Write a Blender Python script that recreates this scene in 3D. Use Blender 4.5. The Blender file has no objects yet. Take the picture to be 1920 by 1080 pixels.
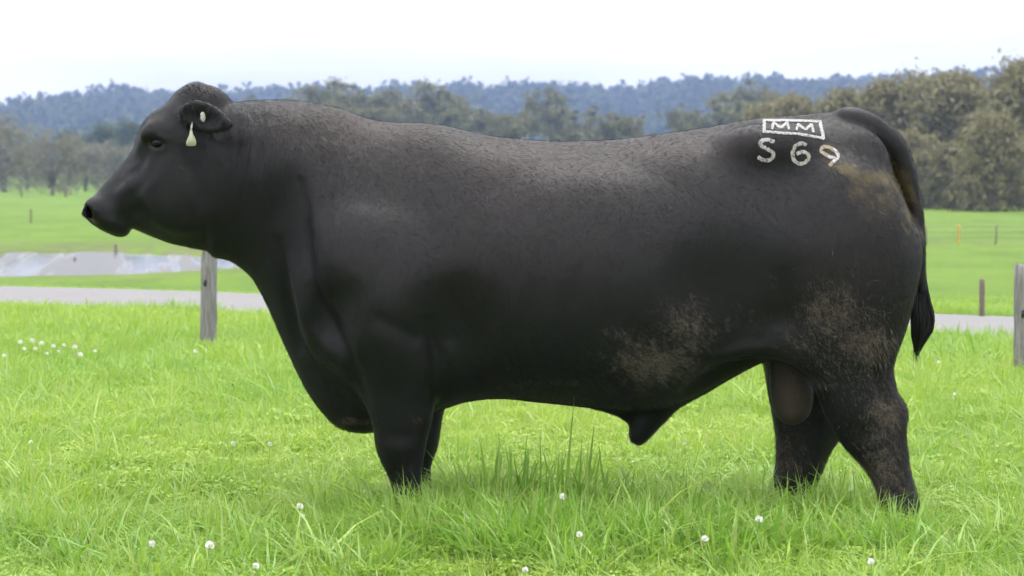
import bpy, math, random
import numpy as np
from mathutils import Vector, Matrix
from mathutils.bvhtree import BVHTree

rng = np.random.default_rng(69)
random.seed(69)
SC = bpy.context.scene
COL = SC.collection

# ------------------------------------------------------------------ camera
CAM_H, CAM_D, FPX, HORIZ = 1.31, 9.0, 4500.0, 320.0     # eye height, metres to the bull, focal length and horizon in photo pixels
cam_data = bpy.data.cameras.new('camera')
cam = bpy.data.objects.new('camera', cam_data); COL.objects.link(cam)
cam.location = (0, -CAM_D, CAM_H)
cam.rotation_euler = (math.radians(90), 0, 0)
cam_data.sensor_width = 36.0
cam_data.lens = 36.0 * FPX / 1920.0
cam_data.shift_y = -(540.0 - HORIZ) / 1920.0
cam_data.clip_start = 0.1
cam_data.clip_end = 9000
cam_data.dof.use_dof = True
cam_data.dof.focus_distance = CAM_D - 0.25
cam_data.dof.aperture_fstop = 5.6
SC.camera = cam

# ------------------------------------------------------------------ sky and sun (bright thin overcast)
SUN_EL, SUN_AZ = math.radians(74), math.radians(25)    # high, slightly behind the bull
world = bpy.data.worlds.new('World'); SC.world = world
world.use_nodes = True
wn, wl = world.node_tree.nodes, world.node_tree.links
wn.clear()
w_out = wn.new('ShaderNodeOutputWorld')
sky = wn.new('ShaderNodeTexSky'); sky.sky_type = 'NISHITA'; sky.sun_disc = False
sky.sun_elevation = SUN_EL; sky.sun_rotation = SUN_AZ
sky.altitude = 30; sky.air_density = 1.0; sky.dust_density = 2.5
bg_sky = wn.new('ShaderNodeBackground'); bg_sky.inputs[1].default_value = 0.10
wl.new(sky.outputs[0], bg_sky.inputs[0])
bg_cloud = wn.new('ShaderNodeBackground'); bg_cloud.inputs[0].default_value = (0.985, 0.985, 1.0, 1); 
# cloud deck brightest overhead, well under half of that at the horizon (overcast sky)
w_geo = wn.new('ShaderNodeNewGeometry'); w_sep = wn.new('ShaderNodeSeparateXYZ'); w_mr = wn.new('ShaderNodeMapRange')
wl.new(w_geo.outputs['Incoming'], w_sep.inputs[0]); wl.new(w_sep.outputs['Z'], w_mr.inputs[0])
CLOUD_Z = 1.65
w_mr.inputs[1].default_value = 0.0; w_mr.inputs[2].default_value = -1.0; w_mr.inputs[3].default_value = CLOUD_Z * 0.37; w_mr.inputs[4].default_value = CLOUD_Z
wl.new(w_mr.outputs[0], bg_cloud.inputs[1])
w_tc = wn.new('ShaderNodeTexCoord')
w_map = wn.new('ShaderNodeMapping'); w_map.inputs['Scale'].default_value = (1.3, 1.3, 9.0)
w_noise = wn.new('ShaderNodeTexNoise'); w_noise.inputs['Scale'].default_value = 2.2; w_noise.inputs['Detail'].default_value = 6
w_ramp = wn.new('ShaderNodeValToRGB')
w_ramp.color_ramp.elements[0].position = 0.30; w_ramp.color_ramp.elements[0].color = (0.45, 0.45, 0.45, 1)
w_ramp.color_ramp.elements[1].position = 0.52; w_ramp.color_ramp.elements[1].color = (1, 1, 1, 1)
w_mix = wn.new('ShaderNodeMixShader')
wl.new(w_tc.outputs['Generated'], w_map.inputs[0]); wl.new(w_map.outputs[0], w_noise.inputs['Vector'])
wl.new(w_noise.outputs[0], w_ramp.inputs[0]); wl.new(w_ramp.outputs[0], w_mix.inputs[0])
wl.new(bg_sky.outputs[0], w_mix.inputs[1]); wl.new(bg_cloud.outputs[0], w_mix.inputs[2])
wl.new(w_mix.outputs[0], w_out.inputs['Surface'])

sun_data = bpy.data.lights.new('sun', 'SUN'); sun_data.energy = 0.8; sun_data.angle = math.radians(30)
sun_data.color = (1.0, 0.95, 0.87)
sun = bpy.data.objects.new('sun', sun_data); COL.objects.link(sun)
_d = Vector((math.sin(SUN_AZ) * math.cos(SUN_EL), math.cos(SUN_AZ) * math.cos(SUN_EL), math.sin(SUN_EL)))
sun.rotation_euler = _d.to_track_quat('Z', 'Y').to_euler()
sun.location = _d * 50

SC.view_settings.view_transform = 'Standard'
SC.view_settings.look = 'None'
SC.view_settings.exposure = 1.15
SC.view_settings.gamma = 1.0
SC.view_settings.use_curve_mapping = False
SC.render.engine = 'CYCLES'
SC.cycles.use_denoising = True
SC.cycles.use_adaptive_sampling = True
SC.cycles.adaptive_threshold = 0.035
SC.cycles.adaptive_min_samples = 20
SC.cycles.max_bounces = 6
SC.cycles.diffuse_bounces = 2
SC.cycles.glossy_bounces = 2
SC.cycles.transmission_bounces = 3
SC.cycles.volume_bounces = 2
SC.cycles.sample_clamp_indirect = 6.0

# ------------------------------------------------------------------ helpers
def P(px, py, Y=0.0):
    """photo pixel -> world x, z on the upright plane y = Y"""
    s = (CAM_D + Y) / FPX
    return ((px - 960.0) * s, CAM_H + (HORIZ - py) * s)

def ground_at(px, py, z=0.0):
    """photo pixel -> world x, y on level ground of height z"""
    d = (CAM_H - z) * FPX / (py - HORIZ)
    return ((px - 960.0) * d / FPX, d - CAM_D)

def sstep(a, b, t):
    t = np.clip((t - a) / (b - a), 0, 1)
    return t * t * (3 - 2 * t)

def vnoise(x, y, seed=0):
    """smooth 2-d value noise, 0..1"""
    x = np.asarray(x, float); y = np.asarray(y, float)
    xi = np.floor(x); yi = np.floor(y); fx = x - xi; fy = y - yi
    fx = fx * fx * (3 - 2 * fx); fy = fy * fy * (3 - 2 * fy)
    def h(i, j):
        v = np.sin(i * 127.1 + j * 311.7 + seed * 74.7) * 43758.5453
        return v - np.floor(v)
    return (h(xi, yi) * (1 - fx) + h(xi + 1, yi) * fx) * (1 - fy) + (h(xi, yi + 1) * (1 - fx) + h(xi + 1, yi + 1) * fx) * fy

def fbm(x, y, seed=0, o=4):
    a, s, t = 0.5, 0.0, 0.0
    for k in range(o):
        s = s + a * vnoise(x * 2 ** k, y * 2 ** k, seed + k); t += a; a *= 0.5
    return s / t

def mesh_from(name, V, F, smooth=True, attrs=None):
    """V (n,3), F = list of index arrays (each (m,k)) or one array"""
    if isinstance(F, np.ndarray): F = [F]
    F = [np.asarray(f, np.int32) for f in F if len(f)]
    me = bpy.data.meshes.new(name)
    V = np.asarray(V, np.float32)
    me.vertices.add(len(V)); me.vertices.foreach_set('co', V.ravel())
    nl = sum(f.size for f in F); npol = sum(len(f) for f in F)
    me.loops.add(nl); me.polygons.add(npol)
    me.loops.foreach_set('vertex_index', np.concatenate([f.ravel() for f in F]))
    tot = np.concatenate([np.full(len(f), f.shape[1], np.int32) for f in F])
    me.polygons.foreach_set('loop_start', np.concatenate([[0], np.cumsum(tot)[:-1]]).astype(np.int32))
    me.polygons.foreach_set('use_smooth', np.full(npol, smooth, bool))
    for k, a in (attrs or {}).items():
        at = me.attributes.new(k, 'FLOAT', 'POINT'); at.data.foreach_set('value', np.asarray(a, np.float32))
    me.update(calc_edges=True); me.validate()
    return me

def obj(name, me, mat=None, parent=None):
    o = bpy.data.objects.new(name, me); COL.objects.link(o)
    if mat is not None and me is not None and not me.materials: me.materials.append(mat)
    if parent is not None: o.parent = parent
    return o

def tag(o, label=None, cat=None, group=None, kind=None):
    if label: o['label'] = label
    if cat: o['category'] = cat
    if group: o['group'] = group
    if kind: o['kind'] = kind
    return o

def empty(name, loc=(0, 0, 0), rz=0.0):
    o = bpy.data.objects.new(name, None); COL.objects.link(o)
    o.location = loc; o.rotation_euler = (0, 0, rz); o.empty_display_size = 0.1
    return o

class MB:
    """collects rings, tubes and quads into one mesh"""
    def __init__(s): s.V = []; s.F3 = []; s.F4 = []; s.n = 0; s.A = {}
    def add(s, V, F, **attrs):
        V = np.asarray(V, float)
        for f in F:
            f = tuple(int(i) + s.n for i in f)
            (s.F3 if len(f) == 3 else s.F4).append(f)
        s.V.append(V); s.n += len(V)
        for k, v in attrs.items(): s.A.setdefault(k, []).append(np.broadcast_to(v, (len(V),)))
    def tube(s, pts, rad, seg=8, cap=True, squash=(1, 1), **attrs):
        pts = [Vector(p) for p in pts]
        V, F = [], []
        for i, p in enumerate(pts):
            t = (pts[min(i + 1, len(pts) - 1)] - pts[max(i - 1, 0)]).normalized()
            a = t.cross(Vector((0, 1, 0)) if abs(t.y) < 0.9 else Vector((1, 0, 0))).normalized(); b = t.cross(a)
            for k in range(seg):
                an = 2 * math.pi * k / seg
                V.append(p + a * math.cos(an) * rad[i] * squash[0] + b * math.sin(an) * rad[i] * squash[1])
        for i in range(len(pts) - 1):
            for k in range(seg):
                k2 = (k + 1) % seg
                F.append((i * seg + k, i * seg + k2, (i + 1) * seg + k2, (i + 1) * seg + k))
        if cap:
            V.append(pts[0]); V.append(pts[-1]); c0, c1 = len(V) - 2, len(V) - 1; o = (len(pts) - 1) * seg
            for k in range(seg):
                k2 = (k + 1) % seg
                F.append((c0, k2, k)); F.append((c1, o + k, o + k2))
        s.add(V, F, **attrs)
    def mesh(s, name, smooth=True):
        V = np.concatenate(s.V)
        at = {k: np.concatenate(v) for k, v in s.A.items()}
        return mesh_from(name, V, [np.array(s.F3, np.int32).reshape(-1, 3), np.array(s.F4, np.int32).reshape(-1, 4)], smooth, at)

# ------------------------------------------------------------------ materials
def mat(name):
    m = bpy.data.materials.new(name); m.use_nodes = True
    m.node_tree.nodes.clear()
    return m, m.node_tree.nodes, m.node_tree.links

class NT:
    """small node helper"""
    def __init__(s, name):
        s.m, s.n, s.l = mat(name)
        s.out = s.n.new('ShaderNodeOutputMaterial')
        s.tc = s.n.new('ShaderNodeTexCoord')
    def put(s, sock, v):
        if hasattr(v, 'is_linked') or isinstance(v, bpy.types.NodeSocket): s.l.new(v, sock)
        elif isinstance(v, (tuple, list)) and len(v) == 3 and sock.type == 'RGBA': sock.default_value = (*v, 1)
        else: sock.default_value = v
    def noise(s, scale=5, detail=4, rough=0.55, stretch=None, coord='Object', dist=0.0):
        n = s.n.new('ShaderNodeTexNoise'); n.inputs['Scale'].default_value = scale
        n.inputs['Detail'].default_value = detail; n.inputs['Roughness'].default_value = rough; n.inputs['Distortion'].default_value = dist
        c = s.tc.outputs[coord]
        if stretch:
            mp = s.n.new('ShaderNodeMapping'); s.l.new(c, mp.inputs[0])
            mp.inputs['Scale'].default_value = stretch[:3]
            if len(stretch) > 3:                                            # turn first, then stretch
                mp.vector_type = 'TEXTURE'; mp.inputs['Rotation'].default_value = stretch[3:]
                mp.inputs['Scale'].default_value = [1.0 / v for v in stretch[:3]]
            c = mp.outputs[0]
        s.l.new(c, n.inputs['Vector'])
        return n.outputs[0]
    def ramp(s, v, a, b, ca=0.0, cb=1.0):
        n = s.n.new('ShaderNodeMapRange'); n.interpolation_type = 'SMOOTHSTEP'
        s.l.new(v, n.inputs[0]); n.inputs[1].default_value = a; n.inputs[2].default_value = b
        n.inputs[3].default_value = ca; n.inputs[4].default_value = cb
        return n.outputs[0]
    def mix(s, f, a, b):
        n = s.n.new('ShaderNodeMix'); n.data_type = 'RGBA'
        s.put(n.inputs[0], f); s.put(n.inputs[6], a); s.put(n.inputs[7], b)
        return n.outputs[2]
    def math(s, op, a, b=0.0):
        n = s.n.new('ShaderNodeMath'); n.operation = op
        s.put(n.inputs[0], a); s.put(n.inputs[1], b)
        return n.outputs[0]
    def attr(s, name, typ='GEOMETRY'):
        n = s.n.new('ShaderNodeAttribute'); n.attribute_name = name; n.attribute_type = typ
        return n.outputs['Fac']
    def bump(s, h, strength=0.3, dist=0.01, normal=None):
        n = s.n.new('ShaderNodeBump'); n.inputs['Strength'].default_value = strength; n.inputs['Distance'].default_value = dist
        s.l.new(h, n.inputs['Height'])
        if normal is not None: s.l.new(normal, n.inputs['Normal'])
        return n.outputs[0]
    def principled(s, base, rough=0.6, spec=0.4, normal=None, **kw):
        b = s.n.new('ShaderNodeBsdfPrincipled')
        s.put(b.inputs['Base Color'], base); s.put(b.inputs['Roughness'], rough); s.put(b.inputs['Specular IOR Level'], spec)
        if normal is not None: s.l.new(normal, b.inputs['Normal'])
        for k, v in kw.items(): s.put(b.inputs[k.replace('_', ' ')], v)
        s.l.new(b.outputs[0], s.out.inputs['Surface'])
        return b

def leaf_material(name, dark, light, trans=0.35, rough=0.55, gloss=0.06, tint_a=None, tint_b=None, dry=None):
    """blades and leaves: per-piece tone, translucent, slightly glossy"""
    t = NT(name)
    c = t.mix(t.attr('tone'), dark, light)
    if tint_a is not None:
        c2 = t.mix(t.attr('tint', 'INSTANCER'), tint_a, tint_b)
        n = t.n.new('ShaderNodeMix'); n.data_type = 'RGBA'; n.blend_type = 'MULTIPLY'; n.inputs[0].default_value = 1.0
        t.l.new(c, n.inputs[6]); t.l.new(c2, n.inputs[7]); c = n.outputs[2]
    if dry is not None:
        c = t.mix(t.attr('dry'), c, dry)
    d = t.n.new('ShaderNodeBsdfDiffuse'); t.put(d.inputs[0], c)
    tr = t.n.new('ShaderNodeBsdfTranslucent'); t.put(tr.inputs[0], c)
    m1 = t.n.new('ShaderNodeMixShader'); m1.inputs[0].default_value = trans
    t.l.new(d.outputs[0], m1.inputs[1]); t.l.new(tr.outputs[0], m1.inputs[2])
    g = t.n.new('ShaderNodeBsdfGlossy'); g.inputs['Roughness'].default_value = rough; g.inputs[0].default_value = (1, 1, 1, 1)
    m2 = t.n.new('ShaderNodeMixShader'); m2.inputs[0].default_value = gloss
    t.l.new(m1.outputs[0], m2.inputs[1]); t.l.new(g.outputs[0], m2.inputs[2])
    t.l.new(m2.outputs[0], t.out.inputs['Surface'])
    return t.m
# ------------------------------------------------------------------ the land: paddock, road, pond, far fields
# road edges (near and far) as straight lines y = a + b x
RN0, RN1 = (-4.84, 13.65), (3.92, 9.40)
RF0, RF1 = (-5.75, 17.9), (4.48, 12.05)
def line_y(p, q, x): return p[1] + (q[1] - p[1]) / (q[0] - p[0]) * (x - p[0])
def road_near(x): return line_y(RN0, RN1, x) + 0.10 * np.sin(x * 1.3) + 0.06 * np.sin(x * 3.7 + 1)
def road_far(x): return line_y(RF0, RF1, x) + 0.05 * np.sin(x * 1.7 + 2)

POND_Z = -0.86
PCX, PCY, PRX, PRY = -52.0, 46.4, 45.7, 10.9
def pond_d(x, y):
    """<1 inside the pond"""
    wob = 1 + 0.06 * np.sin(x * 0.55 + 1.0) + 0.04 * np.sin(x * 1.37 + y * 0.3)
    return (np.abs((x - PCX) / PRX) ** 5 + (np.abs(y - PCY) / (PRY * wob)) ** 2.6)

def gz(x, y):
    x = np.asarray(x, float); y = np.asarray(y, float)
    s = y - (17.9 - 0.57 * (np.clip(x, -60, 60) + 5.75))              # metres beyond the road
    z = -0.74 * sstep(0.0, 7.5, s)
    z = z + 1.05 * sstep(215, 345, y) * (1 - 0.5 * sstep(0, 60, x))
    z = z + 0.03 * (fbm(x * 0.5, y * 0.5, 3) - 0.5) * sstep(0, 3, np.abs(s + 2.8) - 2.6)
    z = z + 0.35 * (fbm(x * 0.03, y * 0.03, 9) - 0.5) * sstep(75, 140, y)
    pd = pond_d(x, y)
    z = z - 0.55 * (1 - sstep(0.55, 1.25, pd))
    return z

def ground_material():
    t = NT('pasture')
    n1 = t.noise(0.22, 5, 0.6); n2 = t.noise(2.1, 5, 0.6); n3 = t.noise(22, 4, 0.7)
    n4 = t.noise(0.035, 3, 0.5); nf = t.noise(90, 3, 0.7)
    c = t.mix(t.ramp(n1, 0.32, 0.68), (0.106, 0.192, 0.020), (0.150, 0.235, 0.030))
    c = t.mix(t.ramp(n2, 0.45, 0.75), c, (0.084, 0.162, 0.017))
    c = t.mix(t.ramp(n4, 0.48, 0.66), c, (0.138, 0.230, 0.031))
    c = t.mix(t.ramp(n3, 0.62, 0.80, 0, 0.55), c, (0.055, 0.11, 0.018))
    n5 = t.noise(0.55, 5, 0.65, (1, 0.35, 1))
    c = t.mix(t.ramp(n5, 0.50, 0.66, 0, 0.55), c, (0.080, 0.130, 0.022))
    c = t.mix(t.ramp(n5, 0.30, 0.42, 0.5, 0), c, (0.180, 0.225, 0.040))
    mud = t.attr('mud')
    c = t.mix(t.math('MULTIPLY', mud, t.ramp(n2, 0.35, 0.62)), c, (0.15, 0.125, 0.08))
    near = t.attr('near')
    c = t.mix(near, c, t.mix(t.ramp(nf, 0.4, 0.7), (0.075, 0.130, 0.020), (0.13, 0.19, 0.035)))
    b = t.bump(n3, 0.6, 0.10)
    t.principled(c, 0.85, 0.15, b)
    return t.m

def build_ground():
    ys = np.concatenate([np.arange(-14, 30, 0.35), np.arange(30, 70, 0.8), np.arange(70, 400, 6), np.geomspace(400, 1560, 16)])
    u = np.linspace(-1, 1, 161)
    X = []; Y = []
    for y in ys:
        half = 26 + 0.55 * max(0, y + 9) + (0 if y < 60 else (y - 60) * 0.35)
        X.append(np.sign(u) * np.abs(u) ** 1.5 * half); Y.append(np.full_like(u, y))
    X = np.array(X); Y = np.array(Y); Z = gz(X, Y)
    n = len(u); i = np.arange(len(ys) - 1)[:, None] * n + np.arange(n - 1)[None, :]
    F = np.stack([i, i + 1, i + n + 1, i + n], -1).reshape(-1, 4)
    pd = pond_d(X, Y)
    far_bank = np.exp(-((Y - 59.5) / 2.2) ** 2) * (np.abs(X + 4) < 40)
    mud = np.clip(np.exp(-((pd - 1.05) / 0.35) ** 2) * 0.8 + 0.45 * far_bank * (pd > 0.9) + 0.5 * np.exp(-((Y - 128) / 3) ** 2 - ((X - 25.5) / 3) ** 2), 0, 1)
    near = 1 - sstep(8, 13, Y + 0.49 * X)
    me = mesh_from('ground', np.stack([X, Y, Z], -1).reshape(-1, 3), F, True, {'mud': mud.ravel(), 'near': near.ravel()})
    o = obj('ground', me, ground_material()); tag(o, kind='structure')
    return o
build_ground()

def build_road():
    t = NT('asphalt')
    n1 = t.noise(1.2, 5, 0.6); n2 = t.noise(160, 3, 0.7); n3 = t.noise(9, 4, 0.6, (1, 3.5, 1, 0, 0, -0.5))
    c = t.mix(n1, (0.185, 0.176, 0.180), (0.235, 0.226, 0.230))
    c = t.mix(t.ramp(n2, 0.45, 0.7, 0, 0.5), c, (0.14, 0.135, 0.137))
    c = t.mix(t.ramp(n3, 0.60, 0.78, 0, 0.35), c, (0.12, 0.115, 0.115))
    t.principled(c, 0.85, 0.25, t.bump(n2, 0.4, 0.006))
    xs = np.arange(-60, 40.1, 0.25)
    V = []; 
    for k in range(9):
        f = k / 8
        y = road_near(xs) * (1 - f) + road_far(xs) * f
        crown = 0.035 + 0.03 * (1 - (2 * f - 1) ** 2) - (0.05 if k in (0, 8) else 0)
        V.append(np.stack([xs, y, gz(xs, y) * 0 + crown], -1))
    V = np.array(V); n = len(xs)
    i = np.arange(8)[:, None] * n + np.arange(n - 1)[None, :]
    F = np.stack([i, i + 1, i + n + 1, i + n], -1).reshape(-1, 4)
    o = obj('road', mesh_from('road', V.reshape(-1, 3), F), t.m); tag(o, kind='structure')
build_road()

def build_pond():
    t = NT('pond_water')
    n1 = t.noise(0.9, 3, 0.5, (1, 2.6, 1)); n2 = t.noise(5.0, 2, 0.5, (1, 2.0, 1))
    h = t.math('ADD', n1, t.math('MULTIPLY', n2, 0.12))
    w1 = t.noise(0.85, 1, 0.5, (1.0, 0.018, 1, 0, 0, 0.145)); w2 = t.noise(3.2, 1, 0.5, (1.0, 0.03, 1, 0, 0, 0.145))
    tree_refl = t.ramp(t.math('ADD', w1, t.math('MULTIPLY', w2, 0.35)), 0.62, 0.70)          # dark tree reflections painted into the water colour as streaks
    refl_col = t.mix(w2, (0.030, 0.026, 0.022), (0.085, 0.074, 0.064))
    rg = t.math('ADD', 0.04, t.math('MULTIPLY', tree_refl, 0.22))
    b = t.principled(t.mix(tree_refl, (0.10, 0.085, 0.065), refl_col), rg, 0.5, t.bump(h, 0.08, 0.05), IOR=1.33)
    t.put(b.inputs['Specular IOR Level'], t.math('SUBTRACT', 0.5, t.math('MULTIPLY', tree_refl, 0.36)))
    a = np.linspace(0, 2 * math.pi, 97)[:-1]
    ca, sa = np.cos(a), np.sin(a)
    X = PCX + (PRX + 1.6) * np.sign(ca) * np.abs(ca) ** 0.45
    Y = PCY + (PRY + 1.6) * np.sign(sa) * np.abs(sa) ** 0.8
    V = np.concatenate([np.stack([X, Y, np.full_like(X, POND_Z)], -1), [[PCX, PCY, POND_Z]]])
    k = np.arange(96)
    F = np.stack([k, (k + 1) % 96, np.full(96, 96)], -1)
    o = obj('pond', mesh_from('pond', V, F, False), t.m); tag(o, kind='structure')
build_pond()
# ------------------------------------------------------------------ hills with far forest
RIDGE = np.array([(-300, 228), (-60, 226), (0, 222), (50, 212), (120, 200), (200, 192), (260, 188), (330, 190), (430, 196), (520, 182), (600, 182), (700, 186), (800, 182),
                  (870, 176), (930, 184), (1000, 176), (1070, 176), (1130, 180), (1200, 180), (1245, 166), (1300, 162), (1360, 166), (1420, 160), (1480, 166),
                  (1560, 165), (1620, 161), (1750, 158), (1950, 156), (2300, 165)], float)
HILL_D = 1250.0
def build_hills():
    t = NT('hill_ground')
    n = t.noise(0.012, 4, 0.6)
    t.principled(t.mix(t.ramp(n, 0.4, 0.6), (0.045, 0.07, 0.02), (0.10, 0.15, 0.04)), 0.9, 0.1)
    px = np.linspace(-300, 2250, 220)
    top = np.interp(px, RIDGE[:, 0], RIDGE[:, 1])
    zt = CAM_H + (HORIZ - top) * HILL_D / FPX - 9.0
    dd = np.array([760, 820, 900, 980, 1060, 1140, 1200, 1250, 1300, 1380])
    prof = np.array([-0.05, 0.10, 0.30, 0.50, 0.68, 0.85, 0.95, 1.0, 0.98, 0.8])
    V = []
    for d, f in zip(dd, prof):
        X = (px - 960) * HILL_D / FPX * (0.75 + 0.25 * d / HILL_D)
        wob = 1 + 0.18 * (fbm(X * 0.01, np.full_like(X, d * 0.01), 5) - 0.5) * (1 if f < 1 else 0)
        V.append(np.stack([X, np.full_like(X, d - CAM_D), zt * f * wob], -1))
    V = np.array(V); n_ = len(px)
    i = np.arange(len(dd) - 1)[:, None] * n_ + np.arange(n_ - 1)[None, :]
    F = np.stack([i, i + 1, i + n_ + 1, i + n_], -1).reshape(-1, 4)
    h = obj('hills', mesh_from('hills', V.reshape(-1, 3), F), t.m); tag(h, kind='structure')
    # forest on the hills: crowns of many small leaf sheets, one mass
    nc = 3600
    q = rng.random((nc, 2))
    ci = q[:, 0] * (n_ - 1.01); rowf = (rng.random(nc) ** 0.75) * (len(dd) - 2.01)
    rowf[:700] = len(dd) - 3 - 1.2 * rng.random(700) + 0.2
    c0 = ci.astype(int); r0 = rowf.astype(int); fc = ci - c0; fr = rowf - r0
    base = (V[r0, c0] * ((1 - fc) * (1 - fr))[:, None] + V[r0, c0 + 1] * (fc * (1 - fr))[:, None]
            + V[r0 + 1, c0] * ((1 - fc) * fr)[:, None] + V[r0 + 1, c0 + 1] * (fc * fr)[:, None])
    pxb = base[:, 0] * FPX / (base[:, 1] + CAM_D) + 960; pyb = HORIZ - (base[:, 2] - CAM_H) * FPX / (base[:, 1] + CAM_D)
    keep = ~((np.abs(pxb - 1215) < 75) & (np.abs(pyb - 224) < 14) & (base[:, 1] < 1080))      # a pale clearing on the slope
    base = base[keep]; nc = len(base)
    R = 4.0 + 4.0 * rng.random(nc); H = R * (1.1 + 0.7 * rng.random(nc))
    m = 44
    d = rng.normal(size=(nc, m, 3)); d /= np.linalg.norm(d, axis=-1, keepdims=True)
    rad = rng.random((nc, m, 1)) ** 0.4
    C = base[:, None, :] + d * rad * np.stack([R, R, H * 0.62], -1)[:, None, :]; C[:, :, 2] += (H * 0.7)[:, None]
    C = C.reshape(-1, 3); k = len(C)
    a = rng.normal(size=(k, 3)); a /= np.linalg.norm(a, axis=1, keepdims=True)
    b = np.cross(a, rng.normal(size=(k, 3))); b /= np.linalg.norm(b, axis=1, keepdims=True)
    s = (1.1 + 1.5 * rng.random(k))[:, None]
    Q = np.stack([C - a * s, C + b * s * 0.8, C + a * s, C - b * s * 0.8], 1).reshape(-1, 3)
    tone = np.repeat(np.clip(np.repeat(rng.random(nc), m) * 0.7 + 0.3 * rng.random(k), 0, 1), 4)
    me = mesh_from('hill_forest', Q, np.arange(4 * k).reshape(-1, 4), False, {'tone': tone})
    o = obj('forest', me, leaf_material('far_leaves', (0.025, 0.038, 0.014), (0.065, 0.085, 0.030), 0.2, 0.7, 0.02))
    tag(o, 'dense blue grey eucalypt forest covering the distant hills', 'forest', kind='stuff')
build_hills()

# ------------------------------------------------------------------ trees
BARK = {}
def bark(name, a, b):
    if name not in BARK:
        t = NT(name); n = t.noise(2.5, 5, 0.65, (3, 3, 0.6))
        t.principled(t.mix(t.ramp(n, 0.35, 0.65), a, b), 0.9, 0.1, t.bump(n, 0.6, 0.05)); BARK[name] = t.m
    return BARK[name]

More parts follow.
